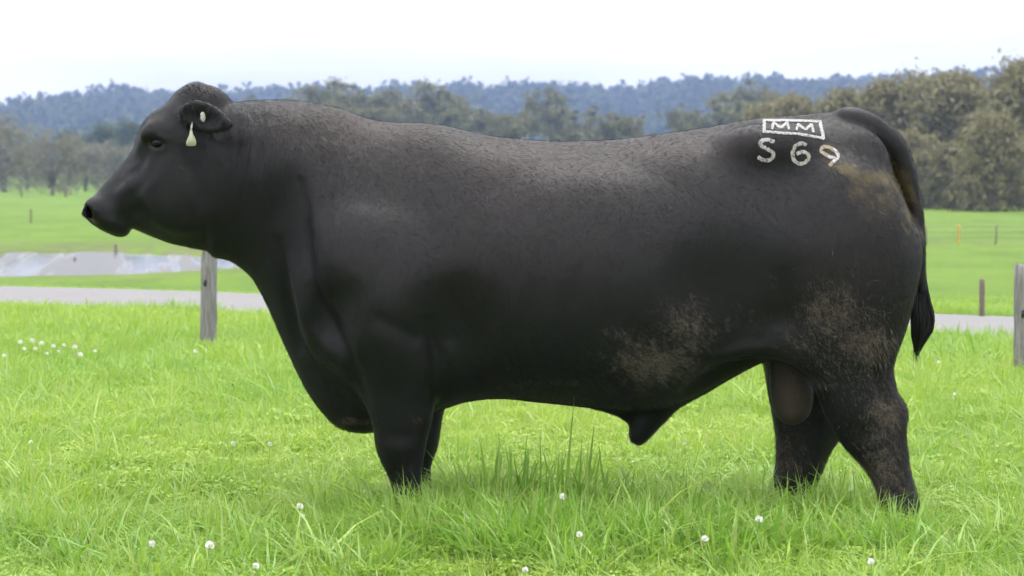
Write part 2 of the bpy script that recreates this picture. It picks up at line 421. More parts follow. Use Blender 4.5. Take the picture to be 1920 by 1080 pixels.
def tree_meshes(seed, H, W, style):
    """trunk with limbs, and a crown of small leaf sheets hung in clumps; built at the origin"""
    r = np.random.default_rng(seed)
    mb = MB()
    lean = r.normal(size=2) * 0.04 * H
    fork = {'paperbark': 0.16, 'gum': 0.38, 'scrub': 0.14, 'green': 0.12}[style] * H
    tr = {'paperbark': 0.028, 'gum': 0.017, 'scrub': 0.020, 'green': 0.024}[style] * H
    pts = [(0, 0, -0.3), (lean[0] * 0.1, lean[1] * 0.1, fork * 0.5), (lean[0] * 0.3, lean[1] * 0.3, fork)]
    mb.tube(pts, [tr * 1.25, tr, tr * 0.85], 8)
    nl = {'paperbark': 8, 'gum': 6, 'scrub': 9, 'green': 7}[style]
    tips = []
    for k in range(nl):
        an = 2 * math.pi * (k + r.random() * 0.7) / nl
        reach = W * 0.5 * (0.25 + 0.65 * r.random()); zt = H * (0.55 + 0.42 * r.random())
        if k == 0: reach *= 0.2; zt = H * 0.96
        p0 = np.array(pts[2]); p3 = np.array([lean[0] + math.cos(an) * reach, lean[1] + math.sin(an) * reach, zt])
        z0 = fork * (0.55 + 0.45 * r.random()); p0 = p0 * np.array([1, 1, 0]) + np.array([0, 0, z0])
        p1 = p0 * 0.62 + p3 * 0.38 + np.array([0, 0, 0.06 * H]); p2 = p0 * 0.28 + p3 * 0.72 + r.normal(size=3) * 0.02 * H
        mb.tube([p0, p1, p2, p3], [tr * 0.55, tr * 0.40, tr * 0.26, tr * 0.10], 6)
        tips.append((p1, p2, p3))
        for j in range(3):                                                 # side branches
            f = 0.35 + 0.6 * r.random(); q0 = p1 * (1 - f) + p3 * f
            q1 = q0 + r.normal(size=3) * np.array([0.11, 0.11, 0.07]) * W
            mb.tube([q0, (q0 + q1) / 2 + [0, 0, 0.02 * H], q1], [tr * 0.2, tr * 0.14, tr * 0.05], 5)
            tips.append((q0, (q0 + q1) / 2, q1))
    trunk = mb.mesh('trunk')
    # leaf clumps
    cl = []
    ncl = {'paperbark': 220, 'gum': 120, 'scrub': 150, 'green': 140}[style]
    for k in range(ncl):
        t = tips[r.integers(len(tips))]
        f = r.random(); c = np.array(t[1]) * (1 - f) + np.array(t[2]) * f
        if style in ('paperbark', 'green'):
            an = r.random() * 2 * math.pi; rr = math.sqrt(r.random()) * W * 0.5; zz = r.random()
            env = math.sqrt(max(0.02, 1 - (max(0.0, (zz - 0.30)) / 0.72) ** 2)) * (0.85 + 0.15 * min(1, zz / 0.25))
            c2 = np.array([math.cos(an) * rr * env + lean[0], math.sin(an) * rr * env + lean[1], H * (0.03 + 0.94 * zz)])
            f = 0.06 if style == 'paperbark' else 0.2; c = c * f + c2 * (1 - f)
        else:
            c = c + r.normal(size=3) * np.array([0.06 * W, 0.06 * W, 0.04 * H])
            if style == 'scrub': c = c * np.array([1.15, 1.15, 1.0]); c[2] = H * (0.12 + 0.84 * r.random() ** 0.8) * (1 - 0.25 * min(1, math.hypot(c[0], c[1]) / W))
        cl.append(c)
    cl = np.array(cl)
    per = {'paperbark': 46, 'gum': 44, 'scrub': 40, 'green': 44}[style]
    csz = {'paperbark': 0.105, 'gum': 0.085, 'scrub': 0.10, 'green': 0.11}[style] * W
    n = len(cl) * per
    g = r.normal(size=(n, 3)); g[:, 2] *= 0.85
    rad = csz * (0.6 + 0.8 * r.random(len(cl)))
    C = np.repeat(cl, per, 0) + g * np.repeat(rad, per)[:, None] * 0.55
    if style in ('paperbark', 'scrub'): C[:, 2] -= np.abs(r.normal(size=n)) * 0.045 * H      # hanging sprays
    C[:, 2] = np.maximum(C[:, 2], 0.02 * H)
    ls = {'paperbark': 0.020, 'gum': 0.016, 'scrub': 0.017, 'green': 0.020}[style] * H * (0.6 + 0.8 * r.random(n))[:, None]
    a = r.normal(size=(n, 3)); a[:, 2] -= 1.0; a /= np.linalg.norm(a, axis=1, keepdims=True)
    b = np.cross(a, r.normal(size=(n, 3))); b /= np.linalg.norm(b, axis=1, keepdims=True)
    wd = {'paperbark': 0.42, 'gum': 0.45, 'scrub': 0.33, 'green': 0.55}[style]
    Q = np.stack([C - a * ls, C + b * ls * wd, C + a * ls, C - b * ls * wd], 1).reshape(-1, 3)
    tone = np.repeat(np.clip(np.repeat(r.random(len(cl)), per) * 0.45 + 0.45 * r.random(n) + 0.05, 0, 1), 4)
    crown = mesh_from('crown', Q, np.arange(4 * n).reshape(-1, 4), False, {'tone': tone})
    return trunk, crown

LEAF = {
    'paperbark': leaf_material('paperbark_leaves', (0.132, 0.121, 0.055), (0.285, 0.254, 0.122), 0.25, 0.6, 0.03),
    'gum': leaf_material('gum_leaves', (0.090, 0.090, 0.032), (0.215, 0.205, 0.085), 0.25, 0.6, 0.03),
    'scrub': leaf_material('scrub_leaves', (0.125, 0.118, 0.080), (0.260, 0.240, 0.165), 0.25, 0.6, 0.03),
    'green': leaf_material('dark_green_leaves', (0.038, 0.062, 0.020), (0.095, 0.125, 0.045), 0.25, 0.6, 0.03),
}
BK = {'paperbark': bark('paperbark_bark', (0.10, 0.09, 0.08), (0.24, 0.22, 0.20)), 'gum': bark('gum_bark', (0.30, 0.28, 0.26), (0.48, 0.45, 0.42)),
      'scrub': bark('scrub_bark', (0.10, 0.085, 0.07), (0.20, 0.18, 0.16)), 'green': bark('dark_bark', (0.06, 0.05, 0.04), (0.13, 0.11, 0.09))}
PROTO = {}
for st, n_, H_, W_ in (('paperbark', 4, 9.0, 6.2), ('gum', 5, 15.0, 7.0), ('scrub', 3, 7.5, 5.4), ('green', 2, 8.0, 7.0)):
    PROTO[st] = []
    for k in range(n_):
        tm, cm = tree_meshes(100 + 17 * k + len(st), H_, W_ * (0.88 + 0.08 * k), st)
        tm.materials.append(BK[st]); cm.materials.append(LEAF[st]); PROTO[st].append((tm, cm, H_, W_))

def tree(style, k, px, top, dist, wpx, label, group, name):
    """a tree whose crown top reaches pixel row `top` when it stands `dist` metres away"""
    y = dist - CAM_D; x = (px - 960) * dist / FPX; z = float(gz(x, y))
    h = CAM_H + (HORIZ - top) * dist / FPX - z; w = wpx * (1.35 if style in ('gum', 'scrub') else 1.1) * dist / FPX
    tm, cm, H_, W_ = PROTO[style][k % len(PROTO[style])]
    e = empty(name, (x, y, z - 0.05), rng.random() * 6.28)
    e.scale = (w / W_, w / W_, h / H_)
    obj('trunk', tm, None, e); obj('crown', cm, None, e)
    tag(e, label, 'tree', group)
    return e

G1 = 'paperbark trees at the far edge of the right field'
L1 = [(1935, 100, 137, 210, 'tallest olive paperbark tree, cut by the right picture edge'),
      (1865, 205, 122, 150, 'lighter drooping paperbark tree standing forward of the dark grove on the right'),
      (1820, 128, 146, 190, 'broad olive paperbark tree second from the right picture edge'),
      (1735, 128, 150, 180, 'round topped olive paperbark tree just right of the bull tail'),
      (1655, 140, 150, 170, 'olive paperbark tree rising above the bull tail head'),
      (1580, 158, 152, 150, 'olive paperbark tree above the right end of the bull rump'),
      (1505, 172, 155, 140, 'olive paperbark tree directly above the boxed brand on the rump'),
      (1435, 182, 158, 120, 'low olive paperbark tree left of the boxed brand, over the hip'),
      (1775, 262, 128, 110, 'small dark paperbark tree at the field edge beside the hanging tail'),
      (1700, 240, 130, 120, 'dark paperbark tree showing in the gap right behind the tail curve')]
for k, (px, top, d, w, lab) in enumerate(L1):
    tree('paperbark', k, px, top, d, w, lab, G1, 'paperbark_tree')

G2 = 'pale gum trees behind the bull back'
L2 = [(478, 176, 400, 70, 'faint gum tree right behind the bull head and neck crest'),
      (555, 172, 390, 80, 'gum tree above the highest point of the neck crest'),
      (612, 150, 360, 80, 'tall pale gum tree at the back of the neck crest'),
      (664, 160, 340, 78, 'bright green topped gum tree over the slope of the neck'),
      (722, 168, 350, 85, 'thin crowned gum tree over the dip before the withers'),
      (768, 182, 330, 76, 'low gum tree over the flat of the withers'),
      (812, 155, 345, 88, 'tall rounded gum tree above the withers'),
      (858, 186, 320, 72, 'olive gum tree at the back edge of the withers'),
      (932, 208, 300, 62, 'small yellow green gum tree over the bright spot on the back'),
      (985, 200, 310, 60, 'narrow gum tree over the middle of the back'),
      (1022, 160, 380, 76, 'tall thin gum tree over the middle of the back'),
      (1085, 205, 310, 70, 'low leafy gum tree just right of the tall thin one over the back'),
      (1150, 208, 305, 76, 'yellowish gum tree over the loin'),
      (1205, 214, 300, 60, 'short gum tree left of the pale hill clearing'),
      (1276, 196, 320, 56, 'upright dark gum tree right of the pale hill clearing'),
      (1335, 184, 300, 84, 'olive gum tree over the rise of the rump'),
      (1402, 152, 330, 92, 'tall pale grey gum tree left of the paperbark grove'),
      (1460, 172, 320, 84, 'gum tree behind the boxed brand, at the edge of the grove')]
for k, (px, top, d, w, lab) in enumerate(L2):
    tree('gum', k * 2 + k // 3, px, top, d, w, lab, G2, 'gum_tree')

L2b = [(585, 186, 300, 70, 'low gum tree in front of the tall pale one at the neck crest'), (640, 192, 290, 66, 'low leafy gum tree over the downward slope of the neck'),
       (695, 190, 300, 70, 'low gum tree left of the withers'), (745, 172, 360, 80, 'gum tree rising behind the withers'), (838, 176, 350, 76, 'gum tree just right of the tall rounded one above the withers'),
       (890, 200, 310, 66, 'small gum tree over the end of the withers'), (958, 214, 290, 56, 'lowest gum tree over the middle of the back'), (1050, 190, 340, 66, 'gum tree leaning on the tall thin one over the back'),
       (1118, 196, 330, 70, 'gum tree over the loin, left of the yellowish one'), (1178, 216, 290, 56, 'lowest gum tree over the loin'), (1305, 204, 300, 66, 'low gum tree at the start of the rump rise'),
       (1368, 178, 310, 80, 'gum tree left of the tall pale grey one')]
for k, (px, top, d, w, lab) in enumerate(L2b):
    tree('gum', k * 3 + 1, px, top, d, w, lab, G2, 'gum_tree')

G3 = 'bare grey scrub trees left of the bull head'
L3 = [(8, 208, 225, 130, 'brownish scrub tree cut by the left picture edge'),
      (98, 232, 196, 100, 'pale grey scrub tree with a forked dark trunk, nearest on the left'),
      (160, 262, 235, 80, 'thin grey scrub tree halfway between the forked one and the bull muzzle'),
      (205, 258, 240, 84, 'grey scrub tree right in front of the bull face'),
      (52, 262, 260, 80, 'low grey scrub tree behind the left edge tree'),
      (262, 262, 250, 80, 'scrub tree hidden mostly by the bull forehead')]
for k, (px, top, d, w, lab) in enumerate(L3):
    tree('scrub', k, px, top, d, w, lab, G3, 'scrub_tree')
L4 = [(190, 226, 330, 110, 'dark green tree behind the grey scrub, left of the bull forehead'),
      (250, 222, 335, 110, 'dark green tree touching the outline of the bull forehead'),
      (130, 240, 345, 100, 'dark green tree behind the forked grey tree')]
for k, (px, top, d, w, lab) in enumerate(L4):
    tree('green', k, px, top, d, w, lab, 'dark green trees on the left', 'broadleaf_tree')

# ------------------------------------------------------------------ fence posts
def timber(name_, ca, cb):
    t = NT(name_); n = t.noise(6, 6, 0.7, (14, 14, 0.9)); n2 = t.noise(9, 4, 0.6)
    c = t.mix(t.ramp(n, 0.32, 0.68), ca, cb)
    c = t.mix(t.ramp(n2, 0.60, 0.72, 0, 0.6), c, tuple(v * 0.35 for v in ca))
    t.principled(c, 0.9, 0.15, t.bump(n, 0.8, 0.012)); return t.m
M_GREY = timber('weathered_timber', (0.15, 0.14, 0.138), (0.30, 0.29, 0.285))
M_BROWN = timber('brown_timber', (0.13, 0.105, 0.085), (0.21, 0.17, 0.14))
M_YEL = timber('yellow_marker', (0.48, 0.36, 0.07), (0.58, 0.45, 0.10))
M_IRON = (lambda t: (t.principled((0.03, 0.027, 0.025), 0.7, 0.3), t.m)[1])(NT('rusty_iron'))

def post(px, py, h, rad, m, label, group=None, tilt=0.0, zbase=None, name='fence_post', knot=None):
    x, y = ground_at(px, py, 0.0 if zbase is None else zbase)
    z = float(gz(x, y))
    mb = MB(); seg = 14; lv = np.linspace(-0.15, h, 10)
    r = np.random.default_rng(int(px * 7 + py)); ph = r.random(seg) * 0.22 + 0.87
    V, F = [], []
    for i, zz in enumerate(lv):
        for k in range(seg):
            an = 2 * math.pi * k / seg
            rr = rad * ph[k] * (1.06 - 0.12 * i / 9) * (1 + 0.03 * r.normal())
            V.append((math.cos(an) * rr + tilt * zz, math.sin(an) * rr * 0.92, zz + (r.normal() * rad * 0.16 if i == 9 else 0)))
    for i in range(9):
        for k in range(seg):
            k2 = (k + 1) % seg; F.append((i * seg + k, i * seg + k2, (i + 1) * seg + k2, (i + 1) * seg + k))
    V.append((tilt * h, 0, h - rad * 0.1)); c = len(V) - 1
    for k in range(seg): F.append((9 * seg + k, 9 * seg + (k + 1) % seg, c))
    mb.add(V, F)
    e = empty(name, (x, y, z)); obj('shaft', mb.mesh('post_shaft'), m, e)
    if knot is not None:
        kb = MB(); kb.tube([(tilt * knot - rad * 0.35, -rad * 0.82, knot - 0.018), (tilt * knot - rad * 0.35, -rad * 1.10, knot + 0.0), (tilt * knot - rad * 0.30, -rad * 0.84, knot + 0.022)], [0.009, 0.011, 0.009], 6)
        obj('wire_staple', kb.mesh('staple'), M_IRON, e)
    tag(e, label, 'post', group)
post(390, 655, 0.98, 0.060, M_GREY, 'round weathered grey fence post standing below the bull chin', 'fence posts before the road', knot=0.49, tilt=0.012)
post(1921, 715, 0.72, 0.068, M_GREY, 'thick weathered grey fence post cut by the right picture edge', 'fence posts before the road', knot=0.42)
post(1841, 604, 0.37, 0.024, M_BROWN, 'thin brown post beyond the road, left of the thick grey post', 'small field posts', name='field_post')
post(1797, 458, 0.52, 0.05, M_YEL, 'yellow marker post out in the right field', 'small field posts', zbase=-0.74, name='marker_post')
post(58, 418, 0.55, 0.035, M_BROWN, 'dark post alone in the green field above the pond', 'small field posts', zbase=-0.74, name='field_post')
post(140, 496, 0.50, 0.032, M_BROWN, 'dark post in the pond margin, tallest of the pond posts', 'posts in the pond margin', zbase=-0.95, name='pond_post')
post(52, 484, 0.36, 0.03, M_BROWN, 'dark post at the far edge of the pond near the left picture edge', 'posts in the pond margin', zbase=-0.92, name='pond_post')
post(217, 480, 0.40, 0.03, M_BROWN, 'dark post at the far edge of the pond under the bull lip', 'posts in the pond margin', zbase=-0.92, name='pond_post')

# ------------------------------------------------------------------ far wire fences
M_WIRE = (lambda t: (t.principled((0.16, 0.14, 0.12), 0.6, 0.4), t.m)[1])(NT('old_wire'))
def wire_fence(xa, xb, y, step, h, r, label):
    e = empty('wire_fence', ((xa + xb) / 2, y, float(gz((xa + xb) / 2, y)))); o = np.array(e.location)
    xs = np.arange(xa, xb, step); pm = MB()
    pm.tube([(0, 0, -0.2), (0, 0, h * 0.6), (0, 0, h)], [r, r, r * 0.9], 7); pme = pm.mesh('fence_line_post')
    pme.materials.append(M_BROWN)
    for x in xs:
        q = obj('post', pme, None, e); q.location = np.array([x, y, float(gz(x, y))]) - o; q.rotation_euler[1] = 0.04 * rng.normal()
    for f in (0.35, 0.65, 0.92):
        wb = MB(); wb.tube([tuple(np.array([x, y - r, float(gz(x, y)) + h * f]) - o) for x in xs], [0.008] * len(xs), 5); obj('wire', wb.mesh('fence_wire'), M_WIRE, e)
    tag(e, label, 'fence', 'far wire fences')
wire_fence(-48.0, -14.0, 176.0, 3.4, 1.05, 0.065, 'thin wire fence along the far edge of the left field below the grey trees')
wire_fence(9.5, 17.0, 57.0, 1.9, 0.55, 0.022, 'low thin wire fence crossing the right field beside the yellow marker post')

# ------------------------------------------------------------------ haze
def build_haze():
    m, n, l = mat('haze_air')
    out = n.new('ShaderNodeOutputMaterial'); v = n.new('ShaderNodeVolumePrincipled')
    v.inputs['Color'].default_value = (0.385, 0.495, 0.90, 1); v.inputs['Density'].default_value = 0.00042
    v.inputs['Anisotropy'].default_value = 0.0
    l.new(v.outputs[0], out.inputs['Volume'])
    x0, x1, y0, y1, z0, z1 = -1500, 1500, -60, 1600, -4.0, 72.0
    V = [(x0, y0, z0), (x1, y0, z0), (x1, y1, z0), (x0, y1, z0), (x0, y0, z1), (x1, y0, z1), (x1, y1, z1), (x0, y1, z1)]
    F = np.array([(0, 3, 2, 1), (4, 5, 6, 7), (0, 1, 5, 4), (1, 2, 6, 5), (2, 3, 7, 6), (3, 0, 4, 7)])
    o = obj('haze', mesh_from('haze', V, F, False), m)
    tag(o, 'thin blue haze lying over the whole valley', 'haze', kind='stuff')
build_haze()
# ------------------------------------------------------------------ the bull: one implicit body, then fine relief
GH = 0.009
gx = np.arange(-1.72, 1.66, GH, dtype=np.float32); gy = np.arange(-0.53, 0.53, GH, dtype=np.float32); gzv = np.arange(-0.06, 1.72, GH, dtype=np.float32)
FLD = np.full((len(gx), len(gy), len(gzv)), 0.6, np.float32)

def _sl(g, a, b): return slice(max(0, int(np.searchsorted(g, a)) - 1), min(len(g), int(np.searchsorted(g, b)) + 1))
def blend(fn, lo, hi, k, sub=False):
    pad = k + 0.03
    sx, sy, sz = _sl(gx, lo[0] - pad, hi[0] + pad), _sl(gy, lo[1] - pad, hi[1] + pad), _sl(gzv, lo[2] - pad, hi[2] + pad)
    X = gx[sx][:, None, None]; Y = gy[sy][None, :, None]; Z = gzv[sz][None, None, :]
    d = fn(X, Y, Z).astype(np.float32); a = FLD[sx, sy, sz]
    if sub:
        h = np.clip(0.5 - 0.5 * (a + d) / k, 0, 1); FLD[sx, sy, sz] = a * (1 - h) - d * h + k * h * (1 - h)
    else:
        h = np.clip(0.5 + 0.5 * (a - d) / k, 0, 1); FLD[sx, sy, sz] = a * (1 - h) + d * h - k * h * (1 - h)

def ellipsoid(c, r, k, axes=None, sub=False):
    c = np.array(c); R = np.eye(3) if axes is None else np.array(axes, float)
    def fn(X, Y, Z):
        x, y, z = X - c[0], Y - c[1], Z - c[2]
        u = [(R[i, 0] * x + R[i, 1] * y + R[i, 2] * z) for i in range(3)]
        k0 = np.sqrt(sum((u[i] / r[i]) ** 2 for i in range(3))); k1 = np.sqrt(sum((u[i] / r[i] ** 2) ** 2 for i in range(3))) + 1e-6
        return k0 * (k0 - 1) / k1
    ext = np.sqrt(((R.T * np.array(r)) ** 2).sum(1))
    blend(fn, c - ext, c + ext, k, sub)

def tilt(deg):
    """axes turned in the side plane, positive lifts the rear"""
    a = math.radians(deg); return [(math.cos(a), 0, math.sin(a)), (0, 1, 0), (-math.sin(a), 0, math.cos(a))]

def chain(pts, k, sub=False):
    """pts: (x, y, z, r, ys) round cones, ys = sideways squash; all cones of one chain joined before blending"""
    p = np.array(pts, float); m = p[:, 3].max()
    lo = p[:, :3].min(0) - m; hi = p[:, :3].max(0) + m
    def fn(X, Y, Z):
        best = None
        for a, b in zip(p[:-1], p[1:]):
            ys = 0.5 * (a[4] + b[4])
            ab = (b[:3] - a[:3]) / np.array([1, ys, 1]); L = float(ab @ ab) + 1e-9
            x, y, z = X - a[0], (Y - a[1]) / ys, Z - a[2]
            t = np.clip((x * ab[0] + y * ab[1] + z * ab[2]) / L, 0, 1)
            t2 = t * t * (3 - 2 * t) * 0.5 + 0.5 * t
            d = np.sqrt((x - ab[0] * t) ** 2 + (y - ab[1] * t) ** 2 + (z - ab[2] * t) ** 2) - (a[3] + (b[3] - a[3]) * t2)
            d = d * (0.5 + 0.5 * ys)
            if best is None: best = d
            else:
                kk = 0.02; h = np.clip(0.5 + 0.5 * (best - d) / kk, 0, 1); best = best * (1 - h) + d * h - kk * h * (1 - h)
        return best
    blend(fn, lo, hi, k, sub)

def pchain(px, Y, k, ys=0.7, sub=False):
    out = []
    for q in px:
        yy = q[3] if len(q) > 3 else Y
        x, z = P(q[0], q[1], yy); out.append((x, yy, z, q[2] * (CAM_D + yy) / FPX, q[4] if len(q) > 4 else ys))
    if len(out) > 3: out = spl(out, 4)
    chain(out, k, sub)

def spl(poly, n=6):
    """rounded curve through the points"""
    p = np.array(poly, float); out = []
    for i in range(len(p) - 1):
        a, b, c, d = p[max(i - 1, 0)], p[i], p[i + 1], p[min(i + 2, len(p) - 1)]
        for k in range(n):
            f = k / n; out.append(0.5 * (2 * b + (c - a) * f + (2 * a - 5 * b + 4 * c - d) * f * f + (3 * b - a - 3 * c + d) * f ** 3))
    out.append(p[-1]); return out
def smooth_interp(x, xp, fp, w=0.02):
    xp = np.array(xp, float); fp = np.array(fp, float); o = np.argsort(xp); xp, fp = xp[o], fp[o]
    acc = 0.0
    for d, wt in ((-1.5, 1), (-0.75, 2), (0, 3), (0.75, 2), (1.5, 1)): acc = acc + wt * np.interp(x + d * w, xp, fp)
    return acc / 9.0

def loft(top, bot, stations, ang, k, w=0.02):
    """closed body between a top and a bottom outline (photo pixels, mid plane); stations: (px, py, half width, height of widest part 0..1, power up, power down)"""
    ca, sa = math.cos(ang), math.sin(ang)
    def uv(p): x, z = P(p[0], p[1]); return x * ca + z * sa, -x * sa + z * ca
    T = np.array([uv(p) for p in top]); B = np.array([uv(p) for p in bot]); S = np.array([uv(p[:2]) for p in stations])
    st = np.array([p[2:] for p in stations], float)
    umin, umax = max(T[:, 0].min(), B[:, 0].min()), min(T[:, 0].max(), B[:, 0].max())
    allp = np.array([P(*p[:2]) for p in list(top) + list(bot)])
    lo = np.array([allp[:, 0].min(), -st[:, 0].max(), allp[:, 1].min()]); hi = np.array([allp[:, 0].max(), st[:, 0].max(), allp[:, 1].max()])
    UG = np.linspace(umin, umax, 400)
    tab = [smooth_interp(UG, T[:, 0], T[:, 1], w), smooth_interp(UG, B[:, 0], B[:, 1], w)] + [smooth_interp(UG, S[:, 0], st[:, i], w) for i in range(4)]
    def fn(X, Y, Z):
        U = X * ca + Z * sa; Vv = -X * sa + Z * ca
        Uc = np.clip(U, umin, umax)
        t, b, hw, mid, nt, nb = [np.interp(Uc, UG, a) for a in tab]
        hgt = np.maximum(t - b, 0.02); vm = b + mid * hgt
        up = Vv > vm
        hh = np.where(up, t - vm, vm - b); hh = np.maximum(hh, 0.01)
        n = np.where(up, nt, nb)
        e = (np.abs(Y) / hw) ** n + (np.abs(Vv - vm) / hh) ** n
        R = e ** (1 / n)
        d = (R - 1) * np.minimum(hw, hh) * 0.9
        over = np.maximum(np.maximum(U - umax, umin - U), 0)
        return np.sqrt(np.maximum(d, 0) ** 2 + over ** 2) + np.minimum(d, 0)
    blend(fn, lo, hi, k)

# body and neck
TOP = [(405, 205), (440, 193), (470, 189), (520, 187), (570, 190), (620, 198), (660, 212), (700, 226), (740, 230), (790, 230), (840, 236), (880, 247), (930, 257), (1000, 263), (1060, 266),
       (1120, 264), (1170, 261), (1220, 254), (1280, 246), (1340, 237), (1390, 226), (1440, 220), (1500, 216), (1550, 210), (1590, 211), (1620, 226), (1640, 250), (1664, 302), (1685, 352), (1697, 395), (1701, 415)]
BOT = [(405, 470), (425, 472), (452, 496), (470, 514), (495, 556), (512, 596), (530, 640), (556, 680), (580, 712), (600, 745), (630, 782), (660, 796), (700, 800), (740, 796), (790, 780), (830, 766), (870, 752), (910, 746), (950, 745),
       (1000, 751), (1060, 757), (1120, 764), (1180, 770), (1240, 766), (1300, 746), (1340, 725), (1380, 702), (1430, 676), (1480, 662), (1560, 655), (1640, 650), (1675, 625), (1688, 575), (1697, 520), (1701, 490)]
STN = [(405, 330, .150, .50, 2.1, 1.9), (450, 330, .185, .52, 2.0, 1.7), (500, 350, .225, .58, 1.9, 1.5), (560, 400, .265, .62, 1.75, 1.45), (620, 440, .310, .56, 1.48, 1.5), (680, 460, .345, .50, 1.48, 1.7), (740, 470, .362, .45, 1.48, 2.0),
       (800, 480, .365, .46, 1.48, 2.2), (900, 490, .380, .49, 1.76, 2.3), (1000, 500, .402, .49, 1.85, 2.3), (1100, 500, .415, .49, 1.89, 2.3), (1200, 500, .412, .49, 1.89, 2.2), (1300, 490, .392, .49, 1.85, 2.1), (1400, 480, .362, .44, 1.58, 2.1),
       (1480, 450, .345, .44, 1.58, 2.2), (1560, 430, .335, .44, 1.58, 2.3), (1620, 430, .300, .44, 1.58, 2.4), (1665, 440, .240, .50, 1.76, 2.4), (1688, 440, .190, .5, 1.76, 2.2), (1701, 450, .130, .5, 1.68, 2.0)]
loft(TOP, BOT, STN, 0.0, 0.01, 0.025)

def both(fn):
    for s in (-1, 1): fn(s)
def pe(px, py, Y): x, z = P(px, py, 0); return (x, Y, z)

# shoulder, ribs, hip, thigh masses
both(lambda s: ellipsoid(pe(685, 545, s * .255), (.19, .10, .24), .16, tilt(-14)))
both(lambda s: ellipsoid(pe(655, 590, s * .235), (.13, .11, .17), .09, tilt(-20)))
both(lambda s: ellipsoid(pe(755, 600, s * .265), (.15, .095, .22), .09, tilt(10)))
both(lambda s: ellipsoid(pe(1100, 520, s * .21), (.50, .215, .36), .10))
both(lambda s: ellipsoid(pe(1435, 272, s * .185), (.13, .07, .06), .12))
both(lambda s: ellipsoid(pe(1585, 490, s * .19), (.240, .150, .33), .12, tilt(4)))
both(lambda s: ellipsoid(pe(1612, 300, s * .09), (.09, .06, .09), .07))
# hollows: in front of the shoulder, behind the elbow, before the hip and the flank
both(lambda s: ellipsoid(pe(526, 410, s * .325), (.080, .095, .20), .09, tilt(-16), True))
both(lambda s: ellipsoid(pe(1360, 540, s * .475), (.21, .11, .22), .12, tilt(8), True))
both(lambda s: ellipsoid(pe(850, 640, s * .445), (.10, .09, .17), .16, tilt(0), True))
both(lambda s: ellipsoid(pe(1535, 262, s * .36), (.11, .09, .07), .08, tilt(10), True))

both(lambda s: ellipsoid(pe(604, 630, s * .375), (.075, .10, .18), .12, tilt(-24), True))       # recess before the arm
# legs
pchain([(715, 500, 92, -.23, .62), (728, 610, 86, -.235, .62), (741, 700, 71, -.235, .68), (752, 782, 51, -.225, .76), (752, 836, 42, -.215, .84), (758, 874, 29, -.21, .84), (763, 910, 24, -.21, .84), (766, 948, 29, -.21, .9), (760, 985, 32, -.21, 1.0), (757, 1000, 35, -.21, 1.0)], -.22, .045)
pchain([(760, 520, 90, .23, .62), (772, 620, 80, .23, .62), (784, 700, 58, .22, .70), (782, 780, 44, .21, .76), (778, 832, 39, .205, .84), (776, 868, 27, .2, .84), (780, 905, 24, .2, .84), (781, 940, 28, .2, .9), (776, 960, 31, .2, 1.0), (774, 968, 33, .2, 1.0)], .22, .045)
pchain([(1570, 520, 128, -.20, .55), (1588, 610, 100, -.215, .58), (1596, 690, 72, -.215, .60), (1612, 750, 67, -.21, .60), (1632, 800, 58, -.205, .62), (1657, 852, 41, -.205, .68), (1674, 900, 31, -.205, .75), (1686, 945, 33, -.205, .85), (1688, 985, 37, -.205, .95), (1684, 1003, 40, -.205, .95)], -.21, .05)
pchain([(1545, 560, 120, .19, .55), (1535, 640, 104, .20, .58), (1522, 720, 80, .205, .60), (1513, 800, 57, .205, .62), (1502, 858, 43, .205, .68), (1490, 905, 36, .205, .75), (1476, 940, 32, .205, .85), (1466, 965, 36, .205, .95), (1462, 972, 38, .205, .95)], .20, .05)
ellipsoid((P(1680, 782, -.2)[0], -.205, P(1680, 782, -.2)[1]), (.035, .035, .06), .04, tilt(-15))
ellipsoid((P(1556, 800, .2)[0], .205, P(1556, 800, .2)[1]), (.035, .035, .06), .04, tilt(10))
ellipsoid((P(790, 775, -.2)[0], -.225, P(790, 775, -.2)[1]), (.03, .04, .05), .04)

# brisket keel, sheath, scrotum, flank fold
pchain([(560, 600, 24, 0), (610, 700, 40, 0), (655, 765, 34, 0), (700, 772, 30, 0)], 0, .05, 1.3)
pchain([(1335, 715, 6, 0), (1262, 745, 19, 0), (1228, 768, 26, 0), (1210, 794, 20, 0), (1200, 811, 15, 0), (1196, 820, 11, 0)], 0, .03, 1.0)
pchain([(1120, 752, 12, 0), (1180, 775, 14, 0), (1205, 790, 13, 0)], 0, .03, .8)
pchain([(1476, 645, 34, -.03), (1480, 690, 33, -.04), (1484, 732, 37, -.045), (1486, 764, 32, -.045)], 0, .018, 1.05)
both(lambda s: pchain([(1545, 640, 60, s * .25, .5), (1480, 640, 34, s * .26, .5), (1420, 640, 26, s * .265, .5), (1360, 640, 22, s * .27, .5)], 0, .06, .5))
# tail
TAIL = [(1585, 226, 24), (1616, 232, 22.5), (1648, 249, 20.5), (1673, 272, 20), (1690, 302, 17.5), (1704, 342, 14), (1716, 388, 10.8), (1722, 430, 9.2), (1725, 475, 8.4), (1728, 545, 8)]
pchain([(a, b, c, -0.02) for a, b, c in TAIL], 0, .012, 1.0)
pchain([(1606, 246, 3, -.065), (1635, 262, 5, -.075), (1660, 290, 5.5, -.08), (1680, 330, 5, -.085), (1697, 385, 4.5, -.085), (1705, 430, 4, -.08)], 0, .018, 1.0, True)

